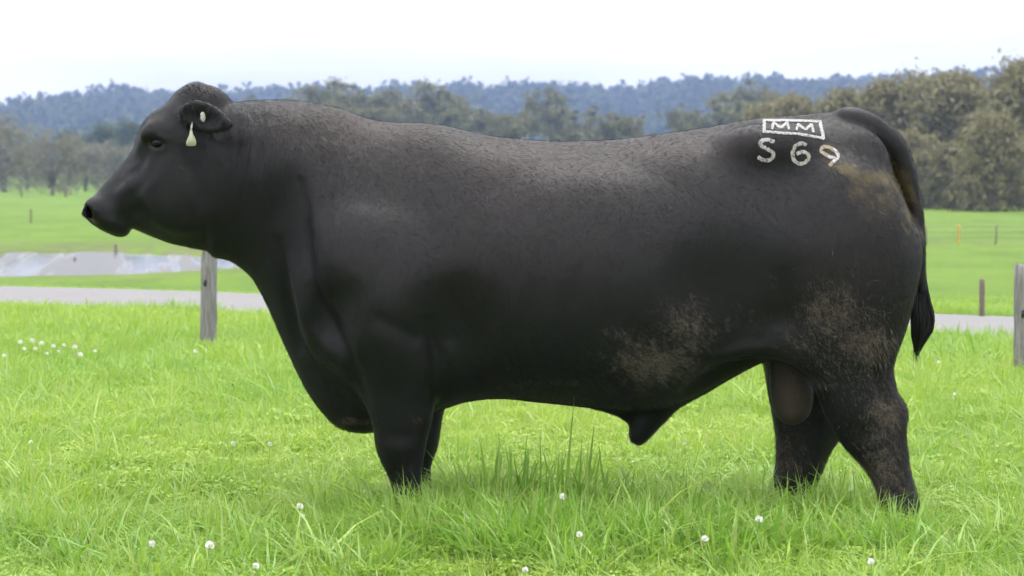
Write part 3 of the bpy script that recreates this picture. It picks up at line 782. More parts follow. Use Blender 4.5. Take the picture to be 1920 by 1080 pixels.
# head: skull and muzzle lofted along the face
HT = [(470, 205), (432, 180), (405, 170), (378, 161), (352, 167), (333, 178), (310, 196), (284, 213), (268, 230), (256, 254), (251, 277), (238, 296), (215, 322), (195, 344), (176, 366), (163, 379), (156, 392)]
HB = [(490, 470), (424, 471), (370, 468), (322, 458), (285, 444), (262, 434), (248, 427), (243, 431), (230, 443), (212, 441), (188, 430), (170, 419), (160, 408), (155, 398)]
HS = [(470, 320, .13, .5, 2.2, 2.2), (420, 320, .145, .58, 2.4, 2.0), (375, 310, .150, .66, 2.6, 1.8), (335, 305, .145, .64, 2.4, 1.75), (300, 310, .130, .60, 2.2, 1.7), (270, 330, .108, .50, 1.85, 1.8), (245, 350, .092, .46, 1.65, 1.9), (215, 370, .083, .45, 1.65, 2.1),
      (190, 385, .080, .46, 1.9, 2.3), (172, 392, .070, .50, 2.4, 2.3), (160, 398, .050, .50, 2.2, 2.2), (155, 400, .03, .50, 2.0, 2.0)]
loft(HT, HB, HS, math.radians(21), .05, 0.007)
# poll, brow, cheek, facial crest, nose wings, lips
ellipsoid(pe(380, 190, 0), (.088, .085, .060), .05)
both(lambda s: ellipsoid(pe(304, 252, s * .106), (.060, .028, .036), .05, tilt(4)))
both(lambda s: ellipsoid(pe(345, 370, s * .095), (.115, .050, .12), .07, tilt(25)))
both(lambda s: ellipsoid(pe(262, 342, s * .082), (.075, .018, .020), .035, tilt(35)))
both(lambda s: ellipsoid(pe(183, 392, s * .056), (.040, .030, .044), .03, tilt(20)))
both(lambda s: ellipsoid(pe(212, 420, s * .052), (.055, .034, .022), .02, tilt(-18)))
both(lambda s: ellipsoid(pe(225, 431, s * .02), (.032, .035, .022), .015, tilt(-20)))
both(lambda s: ellipsoid(pe(266, 300, s * .126), (.018, .036, .052), .035, tilt(-16), True))     # hollow before the eye
both(lambda s: ellipsoid(pe(255, 405, s * .112), (.050, .040, .035), .04, tilt(25), True))       # hollow of the mouth corner
both(lambda s: ellipsoid(pe(168, 400, s * .070), (.022, .044, .030), .008, tilt(20), True))      # nostril
both(lambda s: pchain([(166, 421, 3.2, s * .050), (190, 424, 3.2, s * .085), (215, 428, 3.4, s * .085), (243, 423, 3.6, s * .080), (252, 417, 2.5, s * .085)], 0, .012, 1.0, True))
both(lambda s: ellipsoid(pe(297, 268, s * .145), (.040, .034, .026), .012, None, True))          # eye socket
both(lambda s: pchain([(162, 400, 8, s * .075), (170, 399, 8.5, s * .05), (178, 397, 6, s * .035)], 0, .008, 1.0, True))
# ears: flattened cups held out sideways and back
def ear(s):
    e = Vector((0.80, s * 0.58, -0.14)).normalized(); wv = Vector((0.10, s * 0.30, 1.0)); wv = (wv - e * wv.dot(e)).normalized(); nv = e.cross(wv)
    if nv.x > 0: nv = -nv
    b = Vector(pe(350, 212, s * .135)); c = b + e * 0.115
    ellipsoid(c - e * 0.015, (.108, .058, .022), .022, [e, wv, nv])
    ellipsoid(c + e * 0.062 - wv * 0.014, (.082, .036, .016), .03, [e, wv, nv])
    ellipsoid(c + nv * 0.021 - e * 0.006, (.108, .046, .020), .007, [e, wv, nv], True)
    return c, e, wv, nv
EAR = {s: ear(s) for s in (-1, 1)}

# ---- surface nets
def surface_nets(F, g0):
    S = F < 0
    nx, ny, nz = F.shape
    cid = lambda i, j, k: (i * ny + j) * nz + k
    acc = []; edges = []
    for ax in range(3):
        sl0 = [slice(None)] * 3; sl1 = [slice(None)] * 3; sl0[ax] = slice(0, -1); sl1[ax] = slice(1, None)
        I = np.argwhere(S[tuple(sl0)] != S[tuple(sl1)])
        i, j, k = I.T; J = I.copy(); J[:, ax] += 1
        a = F[i, j, k]; b = F[J[:, 0], J[:, 1], J[:, 2]]
        t = a / (a - b); p = I.astype(np.float64); p[:, ax] += t
        edges.append((ax, I, S[i, j, k], p))
    ids = []; pts = []; quads = []
    for ax, I, s, p in edges:
        o1, o2 = [(1, 2), (2, 0), (0, 1)][ax]
        q = []
        for d1, d2 in ((0, 0), (1, 0), (1, 1), (0, 1)):
            C = I.copy(); C[:, o1] -= d1; C[:, o2] -= d2
            c = cid(C[:, 0], C[:, 1], C[:, 2]); q.append(c); ids.append(c); pts.append(p)
        q = np.stack(q, 1); q[~s] = q[~s][:, ::-1]
        quads.append(q)
    ids = np.concatenate(ids); pts = np.concatenate(pts); quads = np.concatenate(quads)
    u, inv = np.unique(ids, return_inverse=True)
    cnt = np.bincount(inv); V = np.stack([np.bincount(inv, pts[:, a]) / cnt for a in range(3)], 1)
    Q = np.searchsorted(u, quads)
    V = V * GH + np.array(g0)
    return V, Q

V, Q = surface_nets(FLD, (gx[0], gy[0], gzv[0]))
del FLD
def laplace(V, Q, it, lam):
    a = np.concatenate([Q[:, 0], Q[:, 1], Q[:, 2], Q[:, 3]]); b = np.concatenate([Q[:, 1], Q[:, 2], Q[:, 3], Q[:, 0]])
    n = np.bincount(a, minlength=len(V)) + np.bincount(b, minlength=len(V))
    for l in it * [lam]:
        M = np.stack([np.bincount(a, V[b, c], len(V)) + np.bincount(b, V[a, c], len(V)) for c in range(3)], 1) / np.maximum(n, 1)[:, None]
        V = V + l * (M - V)
    return V
def vnormals(V, Q):
    n = np.cross(V[Q[:, 2]] - V[Q[:, 0]], V[Q[:, 3]] - V[Q[:, 1]])
    N = np.stack([sum(np.bincount(Q[:, i], n[:, c], len(V)) for i in range(4)) for c in range(3)], 1)
    return N / np.maximum(np.linalg.norm(N, axis=1, keepdims=True), 1e-9)
V = laplace(V, Q, 3, 0.5)
# keep the largest connected piece
lab = np.arange(len(V))
for _ in range(400):
    m = lab[Q].min(1); new = lab.copy()
    for i in range(4): np.minimum.at(new, Q[:, i], m)
    new = new[new]
    if (new == lab).all(): break
    lab = new
big = np.bincount(lab).argmax(); keepv = lab == big; remap = np.cumsum(keepv) - 1
Q = remap[Q[keepv[Q].all(1)]]; V = V[keepv]
N = vnormals(V, Q)
if (N * (V - V.mean(0))).sum() < 0: Q = Q[:, ::-1]; N = -N

# ---- relief drawn along the skin: folds, muscle edges (positions in the side view; both flanks alike)
yn = -np.abs(V[:, 1])
PXv = V[:, 0] * FPX / (CAM_D + yn) + 960; PYv = HORIZ - (V[:, 2] - CAM_H) * FPX / (CAM_D + yn)
side = np.clip((np.abs(N[:, 1]) - 0.15) / 0.35, 0, 1)
def pl_dist(poly):
    best = np.full(len(V), 1e9); along = np.zeros(len(V)); L0 = 0.0
    tot = sum(math.hypot(b[0] - a[0], b[1] - a[1]) for a, b in zip(poly[:-1], poly[1:]))
    for a, b in zip(poly[:-1], poly[1:]):
        a = np.array(a, float); b = np.array(b, float); ab = b - a
        t = np.clip(((PXv - a[0]) * ab[0] + (PYv - a[1]) * ab[1]) / (ab @ ab), 0, 1)
        d = np.hypot(PXv - a[0] - ab[0] * t, PYv - a[1] - ab[1] * t); L = math.hypot(*ab)
        along = np.where(d < best, (L0 + t * L) / tot, along); best = np.minimum(best, d); L0 += L
    return best, along
disp = np.zeros(len(V))
def crease(poly, sig, amp):
    global disp
    d, al = pl_dist(poly); disp += amp * np.exp(-(d / sig) ** 2) * side * np.sqrt(np.clip(np.sin(np.pi * np.clip(al, 0, 1)), 0, 1))
for x0, am in ((446, .0030), (463, .0022), (489, .0034), (515, .0016)):                                    # neck wrinkles behind the ear
    crease([(x0 + 4, 215), (x0 - 2 + 3 * rng.normal(), 280), (x0 - 10 + rng.normal() * 5, 340 + rng.random() * 50)], 6.0, -am)
crease([(520, 440), (528, 490), (537, 545), (552, 610), (566, 665)], 11, -0.024)      # dewlap folds
crease([(540, 470), (556, 560), (575, 610), (620, 670)], 14, 0.014)
crease([(566, 330), (572, 400), (576, 470), (590, 540), (625, 610), (642, 650), (668, 705), (695, 770)], 12, -0.019)   # front edge of shoulder and arm
crease([(578, 530), (600, 590), (632, 660), (676, 745)], 18, -0.008)
crease([(800, 590), (806, 620), (816, 660), (814, 712), (806, 775)], 13, -0.015)     # behind the arm
crease([(690, 590), (740, 612), (790, 640)], 16, -0.008)
crease([(838, 640), (858, 690), (880, 720)], 14, 0.006)
crease([(1250, 735), (1285, 700), (1335, 672), (1400, 655), (1455, 650)], 12, 0.010)    # flank edge and the shade below it
crease([(1275, 745), (1310, 715), (1360, 690), (1420, 668)], 12, -0.014)
crease([(1460, 500), (1470, 560), (1468, 620)], 26, -0.008)
crease([(1500, 690), (1530, 730), (1560, 790)], 8, -0.006)
crease([(1636, 680), (1650, 725), (1664, 765)], 10, -0.014)
crease([(716, 812), (748, 822), (790, 806)], 12, -0.003)
crease([(722, 838), (750, 846), (782, 836)], 12, 0.002)
crease([(1600, 800), (1635, 815), (1672, 800)], 12, -0.006)             # tendon of the hock
crease([(1614, 330), (1600, 430), (1606, 520), (1640, 600)], 30, -0.007)
crease([(281, 264), (289, 257), (300, 256), (314, 263)], 4.0, 0.009)     # eyelids
crease([(283, 276), (296, 282), (311, 276)], 3.2, 0.004)
crease([(362, 300), (372, 360), (360, 420)], 14, -0.005)                 # back edge of the jaw
crease([(345, 270), (350, 330)], 9, -0.004)
crease([(225, 340), (245, 318), (262, 308), (274, 318)], 7, 0.005)
crease([(284, 276), (278, 290), (262, 318)], 6, -0.004)
crease([(318, 290), (300, 330), (262, 372), (232, 392)], 12, 0.004)
crease([(180, 380), (186, 398), (180, 412)], 4, -0.003)
# gentle unevenness of muscle and rib
disp += 0.005 * (fbm(V[:, 0] * 7, V[:, 2] * 7, 21, 3) - 0.5) * side
disp += 0.0022 * np.sin((PXv + (PYv - 500) * 0.25) / 11.0) * side * np.exp(-((PXv - 1000) / 150) ** 2 - ((PYv - 560) / 90) ** 2)
V = V + N * disp[:, None]
V = laplace(V, Q, 1, 0.25)

# ---- coat marks: dried mud, dung, sun-bleached hair, bare skin (their own shapes)
def blob(px, py, rx, ry, a=1.0, ang=0.0):
    c, s = math.cos(math.radians(ang)), math.sin(math.radians(ang))
    dx, dy = PXv - px, PYv - py; u = dx * c + dy * s; v = -dx * s + dy * c
    return a * np.exp(-((u / rx) ** 2 + (v / ry) ** 2))
mud = np.maximum.reduce([blob(1225, 680, 95, 55, 1.0), blob(1290, 610, 60, 70, .8, -30), blob(1170, 630, 50, 25, .6), blob(1050, 725, 190, 28, .45),
                         blob(1560, 585, 75, 70, .85), blob(1625, 645, 55, 45, 1.15), blob(1560, 700, 70, 60, .45), blob(1660, 780, 45, 60, .95), blob(1655, 880, 60, 100, .80), blob(1490, 870, 70, 80, .70), blob(1500, 640, 60, 50, .5), blob(1380, 600, 70, 45, .4),
                         blob(1440, 520, 40, 30, .35), blob(365, 400, 60, 60, .22), blob(340, 320, 10, 40, .5, -15), blob(660, 790, 45, 10, .8), blob(785, 790, 22, 14, .5, 20), blob(760, 880, 40, 40, .3), blob(700, 500, 200, 70, .12)])
dung = np.maximum.reduce([blob(1590, 318, 42, 13, 1.1, 18), blob(1640, 335, 45, 20, .9, 0), blob(1690, 345, 22, 45, .95, -25), blob(1700, 400, 18, 50, .6), blob(1610, 360, 30, 26, .65), blob(1655, 375, 60, 45, .5), blob(1720, 420, 14, 90, .35)])
brown = np.maximum.reduce([blob(700, 240, 150, 60, .9), blob(1000, 290, 260, 60, .8), blob(1250, 270, 160, 40, .9), blob(570, 230, 90, 60, .5), blob(1600, 500, 120, 120, .35), blob(950, 400, 300, 140, .35)])
skin = np.clip(blob(1484, 735, 46, 74, 1.4), 0, 1) * (np.abs(V[:, 1] + 0.045) < 0.10) * ((PXv > 1447) & (PXv < 1522))
nose = np.clip(blob(163, 400, 20, 24, 1.3), 0, 1)
nostril = np.clip((blob(168, 399, 9, 12, 1.6) - 0.45) * 3, 0, 1) * (np.abs(V[:, 1]) < 0.068)
hoof = (V[:, 2] < 0.065).astype(float)
neck = np.clip(np.maximum(blob(480, 270, 80, 90, 1.2), blob(620, 330, 110, 90, .55, -30)), 0, 1)

def coat_material():
    t = NT('black_coat')
    fine = t.noise(55, 5, 0.7, (1, 1, 0.35, 0, 0.5, 0)); strand = t.noise(120, 3, 0.65, (1.6, 1.6, 0.22, 0, 0.35, 0)); patch = t.noise(3.2, 4, 0.55)
    clot = t.noise(34, 5, 0.75, (1, 1, 0.55, 0, -0.6, 0), dist=0.6); speck = t.noise(150, 2, 0.6)
    c = t.mix(t.ramp(patch, 0.35, 0.65), (0.0020, 0.0018, 0.0026), (0.0036, 0.0032, 0.0043))
    c = t.mix(t.math('MULTIPLY', t.attr('brown'), t.ramp(fine, 0.25, 0.75, 0.35, 1.0)), c, (0.0290, 0.0185, 0.0165))
    c = t.mix(t.ramp(strand, 0.55, 0.78, 0, 0.35), c, (0.0100, 0.0090, 0.0100))
    c = t.mix(t.attr('skin'), c, t.mix(fine, (0.036, 0.027, 0.0235), (0.066, 0.049, 0.041)))
    mth = t.math('SUBTRACT', t.math('ADD', clot, t.math('MULTIPLY', t.attr('mud'), 0.36)), 0.68)
    mm = t.math('MULTIPLY', t.ramp(mth, 0.0, 0.14), t.ramp(t.attr('mud'), 0.05, 0.3))
    mudc = t.mix(t.ramp(speck, 0.35, 0.65), (0.030, 0.024, 0.019), (0.120, 0.098, 0.076))
    c = t.mix(t.math('MULTIPLY', mm, 0.85), c, mudc)
    c = t.mix(t.math('MULTIPLY', t.ramp(t.attr('mud'), 0.25, 1.0), 0.10), c, (0.06, 0.045, 0.033))
    dth = t.math('SUBTRACT', t.math('ADD', clot, t.math('MULTIPLY', t.attr('dung'), 0.40)), 0.66)
    dm = t.math('MULTIPLY', t.ramp(dth, 0.0, 0.18), t.ramp(t.attr('dung'), 0.10, 0.4))
    c = t.mix(t.math('MULTIPLY', dm, 0.75), c, t.mix(t.ramp(speck, 0.3, 0.7), (0.045, 0.033, 0.012), (0.135, 0.102, 0.034)))
    c = t.mix(t.math('MULTIPLY', t.ramp(t.attr('dung'), 0.15, 0.9), 0.35), c, (0.045, 0.031, 0.014))
    dots = t.ramp(t.noise(38, 1, 0.4), 0.80, 0.83, 0, 0.5)
    c = t.mix(dots, c, (0.10, 0.09, 0.08))
    c = t.mix(t.attr('hoof'), c, (0.03, 0.026, 0.022)); c = t.mix(t.attr('nostril'), c, (0.0008, 0.0006, 0.0006))
    r = t.n.new('ShaderNodeMix'); r.data_type = 'FLOAT'; t.put(r.inputs[0], t.attr('nose')); r.inputs[2].default_value = 0.47; r.inputs[3].default_value = 0.22
    rough = t.math('ADD', t.math('ADD', r.outputs[0], t.math('MULTIPLY', mm, 0.3)), t.math('MULTIPLY', t.attr('skin'), 0.30))
    b = t.bump(fine, 0.16, 0.007); b = t.bump(strand, 0.22, 0.004, b)
    nk = t.math('MULTIPLY', t.attr('neck'), t.noise(26, 3, 0.6, (1.0, 1.0, 0.05, 0, 0.12, 0))); b = t.bump(nk, 0.8, 0.02, b); b = t.bump(mm, 0.7, 0.004, b)
    t.principled(c, rough, t.math('MULTIPLY', t.math('SUBTRACT', t.math('SUBTRACT', 0.32, t.math('MULTIPLY', mm, 0.18)), t.math('MULTIPLY', t.attr('skin'), 0.20)), t.math('SUBTRACT', 1.0, t.attr('nostril'))), b, Sheen_Weight=0.02, Sheen_Roughness=0.4)
    return t.m
M_COAT = coat_material()
bull = empty('bull', (0, 0, 0))
tag(bull, 'large black bull standing side on in the green paddock', 'bull')
body_me = mesh_from('bull_body', V, Q, True, {'mud': mud, 'dung': dung, 'brown': brown, 'skin': skin, 'nose': nose, 'hoof': hoof, 'neck': neck, 'nostril': nostril})
body = obj('body', body_me, M_COAT, bull)
BVH = BVHTree.FromPolygons([tuple(v) for v in V], [tuple(int(i) for i in q) for q in Q])
CAMP = Vector((0, -CAM_D, CAM_H))
def hit(px, py):
    x, z = P(px, py, 0.0)
    d = (Vector((x, 0, z)) - CAMP).normalized()
    loc, nor, i, dist = BVH.ray_cast(CAMP, d)
    return (loc, nor) if loc is not None else (None, None)

# ---- eyes
t = NT('eye_dark'); t.principled((0.003, 0.0022, 0.002), 0.12, 0.22); M_EYE = t.m
def uvsphere(c, r, nu=20, nv=12, sc=(1, 1, 1)):
    mb = MB(); VV = []; FF = []
    for i in range(nv + 1):
        th = math.pi * i / nv
        for k in range(nu):
            ph = 2 * math.pi * k / nu
            VV.append((c[0] + r * sc[0] * math.sin(th) * math.cos(ph), c[1] + r * sc[1] * math.sin(th) * math.sin(ph), c[2] + r * sc[2] * math.cos(th)))
    for i in range(nv):
        for k in range(nu):
            k2 = (k + 1) % nu
            FF.append((i * nu + k, (i + 1) * nu + k, (i + 1) * nu + k2, i * nu + k2))
    mb.add(VV, FF); return mb
ex, ez = P(297, 268, -0.125)
eh, en = hit(297, 267)
ey = eh.y if eh else -0.12
for s in (-1, 1):
    obj('eye', uvsphere((ex, s * (abs(ey) - 0.012), ez), 0.029, sc=(1.1, 1, .85)).mesh('eye'), M_EYE, bull)

# ---- ear tags on the near ear
t = NT('tag_plastic'); n = t.noise(60, 3); t.principled(t.mix(n, (0.40, 0.40, 0.28), (0.48, 0.47, 0.35)), 0.45, 0.4); M_TAG = t.m
t = NT('button_plastic'); t.principled((0.56, 0.56, 0.53), 0.4, 0.4); M_BUT = t.m
def plate(outline, thick, y0):
    mb = MB(); n = len(outline)
    VV = [(x, y0 - thick / 2, z) for x, z in outline] + [(x, y0 + thick / 2, z) for x, z in outline]
    cx = sum(p[0] for p in outline) / n; cz = sum(p[1] for p in outline) / n
    VV += [(cx, y0 - thick / 2, cz), (cx, y0 + thick / 2, cz)]
    FF = []
    for k in range(n):
        k2 = (k + 1) % n
        FF += [(2 * n, k, k2), (2 * n + 1, n + k2, n + k), (k, n + k, n + k2, k2)]
    mb.add(VV, FF); return mb
bh, bn = hit(382, 219)
if bh is not None:
    u = bn.cross(Vector((0, 0, 1))).normalized(); w = u.cross(bn).normalized(); c = bh + bn * 0.002
    mb = MB(); VV = []; FF = []
    for j, (rr, o) in enumerate(((1.0, 0.0), (0.95, 0.005), (0.6, 0.0075))):
        for k in range(20):
            an = 2 * math.pi * k / 20; VV.append(c + u * math.cos(an) * 0.0115 * rr + w * math.sin(an) * 0.019 * rr + bn * o)
    for j in range(2):
        for k in range(20):
            k2 = (k + 1) % 20; FF.append((j * 20 + k, j * 20 + k2, j * 20 + 20 + k2, j * 20 + 20 + k))
    VV.append(c + bn * 0.008)
    for k in range(20): FF.append((40 + k, 40 + (k + 1) % 20, 60))
    mb.add(VV, FF)
    o = obj('ear_button', mb.mesh('ear_button'), M_BUT, bull); o['label'] = 'small white oval button tag on the ear'
th, tn = hit(358, 262)
ty = (th.y if th else -0.2) - 0.05
out = [P(a, b, ty) for a, b in ((357, 243), (360, 243), (362, 252), (366, 259), (368, 266), (367, 273), (358, 274.5), (350, 273), (349, 267), (352, 259), (355, 252))]
tg = obj('ear_tag', plate(out, 0.003, ty).mesh('ear_tag'), M_TAG, bull); tg['label'] = 'pale yellow tag hanging under the ear'
ex0, ez0 = P(359, 236, ty); mb = MB(); mb.tube([(ex0, ty + 0.03, ez0 + 0.012), (ex0, ty + 0.004, ez0), (ex0 - 0.001, ty, ez0 - 0.018)], [0.004, 0.004, 0.003], 8)
obj('tag_stem', mb.mesh('tag_stem'), M_TAG, tg)

# ---- freeze brand: white hair, laid on the skin
t = NT('brand_hair'); n = t.noise(140, 4, 0.7, (1, 1, .4)); n2 = t.noise(30, 3)
cc = t.mix(t.ramp(n, 0.32, 0.62), (0.13, 0.12, 0.115), (0.44, 0.43, 0.42)); 
t.principled(t.mix(t.math('MULTIPLY', t.attr('stain'), t.ramp(n2, 0.40, 0.55)), cc, (0.20, 0.14, 0.045)), 0.8, 0.2, t.bump(n, 0.5, 0.003)); M_BRAND = t.m
e_ = t.math('ADD', t.attr('edge'), t.math('MULTIPLY', t.math('SUBTRACT', t.noise(110, 3, 0.6), 0.5), 1.7))
t.put([x for x in t.n if x.type == 'BSDF_PRINCIPLED'][0].inputs['Alpha'], t.ramp(e_, 0.72, 1.08, 1.0, 0.0))   # ragged hair edge
def stroke(poly, width, stain=0.0):
    pts = np.array(poly, float); seg = np.hypot(*np.diff(pts, axis=0).T); L = np.concatenate([[0], np.cumsum(seg)])
    n = max(6, int(L[-1] / 1.5)); s = np.linspace(0, L[-1], n)
    x = np.interp(s, L, pts[:, 0]); y = np.interp(s, L, pts[:, 1])
    tx, ty_ = np.gradient(x), np.gradient(y); m = np.hypot(tx, ty_); nx_, ny_ = -ty_ / m, tx / m
    VV = []; FF = []; A = []
    C = 5
    for i in range(n):
        wl = width * (0.46 + 0.035 * rng.normal()); wr = width * (0.46 + 0.035 * rng.normal())
        e = min(i, n - 1 - i); rd = 0.72 if e == 0 else 1.0
        for c in range(C):
            f = -1 + 2 * c / (C - 1); o = (wl if f < 0 else wr) * f * rd
            loc, nor = hit(x[i] + nx_[i] * o, y[i] + ny_[i] * o)
            if loc is None: loc, nor = hit(x[i], y[i])
            VV.append(loc + nor * (0.0026 if abs(f) < 0.9 else 0.0016)); A.append((stain, abs(f)))
    for i in range(n - 1):
        for c in range(C - 1): FF.append((i * C + c, i * C + c + 1, (i + 1) * C + c + 1, (i + 1) * C + c))
    return VV, FF, A
def mark(name, strokes, label, stain=0.0):
    mb = MB()
    for poly, w in strokes:
        VV, FF, A = stroke(poly, w * 1.12, stain); A = np.array(A); mb.add(VV, FF, stain=A[:, 0], edge=A[:, 1])
    o = obj(name, mb.mesh(name), M_BRAND, bull); o['label'] = label
mark('brand_frame', [([(1433, 249), (1433, 225)], 7), ([(1430, 226), (1470, 226), (1539, 228)], 5), ([(1537, 226), (1544, 262)], 7), ([(1545, 260), (1500, 252), (1431, 247)], 5.5)], 'white branded box outline round the letters on the rump')
mark('brand_letter', [([(1447.5, 243), (1450, 230), (1464, 240), (1476, 230), (1479, 243.5)], 5.5)], 'first white branded letter M inside the box')
mark('brand_letter', [([(1493, 245), (1496, 233), (1510, 243.5), (1521.5, 233.5), (1525.5, 249)], 5.5)], 'second white branded letter M inside the box')
mark('brand_letter', [(spl([(1452, 267), (1441, 262.5), (1429, 264), (1425, 269.5), (1430, 275), (1442, 281), (1450, 288), (1448, 296), (1440, 300.5), (1429, 299), (1421, 294)]), 8)], 'white branded letter S')
mark('brand_digit', [(spl([(1511, 273), (1504, 269), (1493, 272.5), (1487, 282.5), (1486, 292.5), (1490, 302), (1501, 307.5), (1511.5, 303.5), (1516.5, 295), (1512.5, 288), (1504, 285), (1493, 289)]), 8)], 'white branded digit 6', 0.35)
mark('brand_digit', [(spl([(1566, 297), (1554, 293.5), (1541, 286), (1539.5, 279), (1547.5, 275.5), (1559, 279), (1569, 287), (1571.5, 294), (1567, 300), (1561, 305), (1555, 312)]), 7.5)], 'white branded digit 9 smeared with dung at its foot', 0.7)

# ---- hair: tail switch, sheath tuft, poll fringe, thigh locks
t = NT('long_black_hair'); n = t.noise(40, 3)
t.principled(t.mix(t.attr('tone'), (0.003, 0.003, 0.0035), (0.012, 0.0105, 0.010)), 0.45, 0.45); M_HAIR = t.m
def strand(mb, pts, w, tone):
    """flat tapering lock"""
    pts = np.array(pts, float); n = len(pts); d = rng.normal(size=3); VV = []; FF = []
    for i in range(n):
        tv = pts[min(i + 1, n - 1)] - pts[max(i - 1, 0)]; b = np.cross(tv, d); b /= np.linalg.norm(b) + 1e-9
        ww = w * (1 - 0.93 * (i / (n - 1)) ** 1.6) * (0.7 if i == 0 else 1)
        VV += [pts[i] - b * ww, pts[i] + b * ww]
    for i in range(n - 1): FF.append((2 * i, 2 * i + 1, 2 * i + 3, 2 * i + 2))
    mb.add(VV, FF, tone=np.full(len(VV), tone))
def build_switch():
    mb = MB(); Y0 = 0.0
    prof = [(500, 1719, 1733), (530, 1716, 1737), (560, 1712, 1743), (590, 1708, 1752), (610, 1707.5, 1753), (630, 1709, 1744), (648, 1712, 1731), (660, 1714, 1724), (676, 1717, 1720)]
    pr = np.array(prof, float)
    pts = []; rad = []
    for y, a, b in prof[:7]:
        x, z = P((a + b) / 2, y); pts.append((x, Y0, z)); rad.append((b - a) / 2 / 500 * 0.74)
    mb.tube(pts, rad, 12, tone=0.15)
    for k in range(620):
        u = 0.98 * (2 * rng.random() - 1); th = rng.random() * 2 * math.pi
        y0 = 500 + 60 * rng.random(); y1 = min(y0 + 55 + 110 * rng.random(), 662 + 10 * rng.random() - 8 * abs(u))
        L = []
        for f in np.linspace(0, 1, 6):
            y = y0 + (y1 - y0) * f
            a = np.interp(y, pr[:, 0], pr[:, 1]); b = np.interp(y, pr[:, 0], pr[:, 2]); c = (a + b) / 2; h = (b - a) / 2
            x, z = P(c + u * h * 1.03 + rng.normal() * 0.5, y); L.append((x, Y0 + math.sin(th) * math.sqrt(1 - u * u) * h / 500 * 0.9, z))
        strand(mb, L, 0.0022, rng.random())
    for k in range(70):                                                     # thin end
        x0 = 1714 + 14 * rng.random(); L = []
        for f in np.linspace(0, 1, 5):
            x, z = P(x0 * (1 - f) + (1717 + 4 * rng.normal()) * f, 620 + 45 * f + 14 * rng.normal() * f); L.append((x, rng.normal() * 0.006, z))
        strand(mb, L, 0.0016, rng.random())
    obj('tail_switch', mb.mesh('tail_switch'), M_HAIR, bull)
build_switch()
def build_tufts():
    mb = MB()
    for k in range(70):                                                     # sheath
        x, z = P(1199 + 10 * rng.normal(), 812 + 5 * rng.normal()); y = rng.normal() * 0.012
        d = np.array([rng.normal() * 0.008 - 0.008, rng.normal() * 0.006, -0.030 - 0.026 * rng.random()])
        p = np.array([x, y, z + 0.010]); strand(mb, [p, p + d * 0.5, p + d], 0.0018, rng.random())
    obj('sheath_hair', mb.mesh('sheath_hair'), M_HAIR, bull)['kind'] = 'stuff'
    mb = MB()                                                               # fringe of the ear rims and inside of the cups
    for s in (-1, 1):
        c, e, wv, nv = EAR[s]
        for k in range(520):
            an = rng.random() * 6.28; f = 1.0 if k < 330 else rng.random()
            p = c - e * 0.01 + e * math.cos(an) * 0.112 * f + wv * math.sin(an) * 0.064 * f
            hitp, nn, _, dd = BVH.find_nearest(p)
            if hitp is None or dd > 0.03: continue
            d = (nn * 0.5 + nv * 0.6 + e * 0.5 + Vector(rng.normal(size=3)) * 0.45 + Vector((0, 0, -0.4))).normalized(); L = 0.010 + 0.016 * rng.random()
            q = hitp - nn * 0.001; strand(mb, [q, q + d * L * 0.5, q + d * L + Vector((0, 0, -L * 0.25))], 0.0009, rng.random())
    for k in range(420):                                                    # short tousled hair of the poll
        hitp, nn = hit(375 + 26 * rng.normal(), 166 + 10 * rng.normal())
        if hitp is None: continue
        d = (Vector((0.5 * rng.normal() - 0.2, -0.2, 0.5 + 0.4 * rng.normal())) + nn * 0.2).normalized(); L = 0.005 + 0.006 * rng.random()
        strand(mb, [hitp, hitp + d * L * 0.6, hitp + d * L], 0.0009, rng.random())
    obj('ear_and_poll_hair', mb.mesh('ear_and_poll_hair'), M_HAIR, bull)['kind'] = 'stuff'
    t = NT('muddy_hair'); t.principled(t.mix(t.attr('tone'), (0.008, 0.007, 0.006), (0.185, 0.152, 0.120)), 0.8, 0.2); mm_ = t.m
    mb = MB(); n = 0
    while n < 2600:                                                         # curly mud-caked locks on thigh, buttock and hock
        if rng.random() < 0.72: px, py = 1590 + 62 * rng.normal(), 610 + 52 * rng.normal()
        else: px, py = 1645 + 30 * rng.normal(), 740 + 70 * rng.normal()
        loc, nor = hit(px, py); n += 1
        if loc is None or px > 1700 or px < 1480: continue
        g = np.array([0.55 + 0.5 * rng.normal(), 0, -1.0]); g = g - np.array(nor) * (g @ np.array(nor)); g /= np.linalg.norm(g)
        L = 0.007 + 0.012 * rng.random(); p = np.array(loc); nn = np.array(nor); sd = np.cross(g, nn) * rng.normal() * 0.35
        tone = np.clip(rng.normal() * 0.25 + 0.22 * (py > 570) + 0.18, 0, 1)
        strand(mb, [p - nn * 0.001, p + g * L * 0.4 + nn * L * 0.16 + sd * L * 0.3, p + g * L * 0.8 + nn * L * 0.15 + sd * L, p + g * L * 1.1 + nn * 0.002 + sd * L * 1.6], 0.0007 + 0.0006 * rng.random(), tone)
    for k in range(160):                                                    # ragged locks along the back edge of the thigh
        px = 1655 + 14 * rng.normal(); py = 655 + 18 * rng.normal(); loc, nor = hit(px, py)
        if loc is None: continue
        p = np.array(loc); nn = np.array(nor); L = 0.022 + 0.016 * rng.random(); d = np.array([0.25 + 0.2 * rng.normal(), -0.1, -1.0]); d /= np.linalg.norm(d)
        strand(mb, [p, p + d * L * 0.5 + nn * 0.006, p + d * L + nn * 0.003], 0.0014, np.clip(0.35 + 0.30 * rng.normal(), 0, 1))
    mo = obj('muddy_thigh_hair', mb.mesh('muddy_thigh_hair'), mm_, bull); mo['kind'] = 'stuff'; mo['label'] = 'curly hair caked with dried tan mud'
build_tufts()

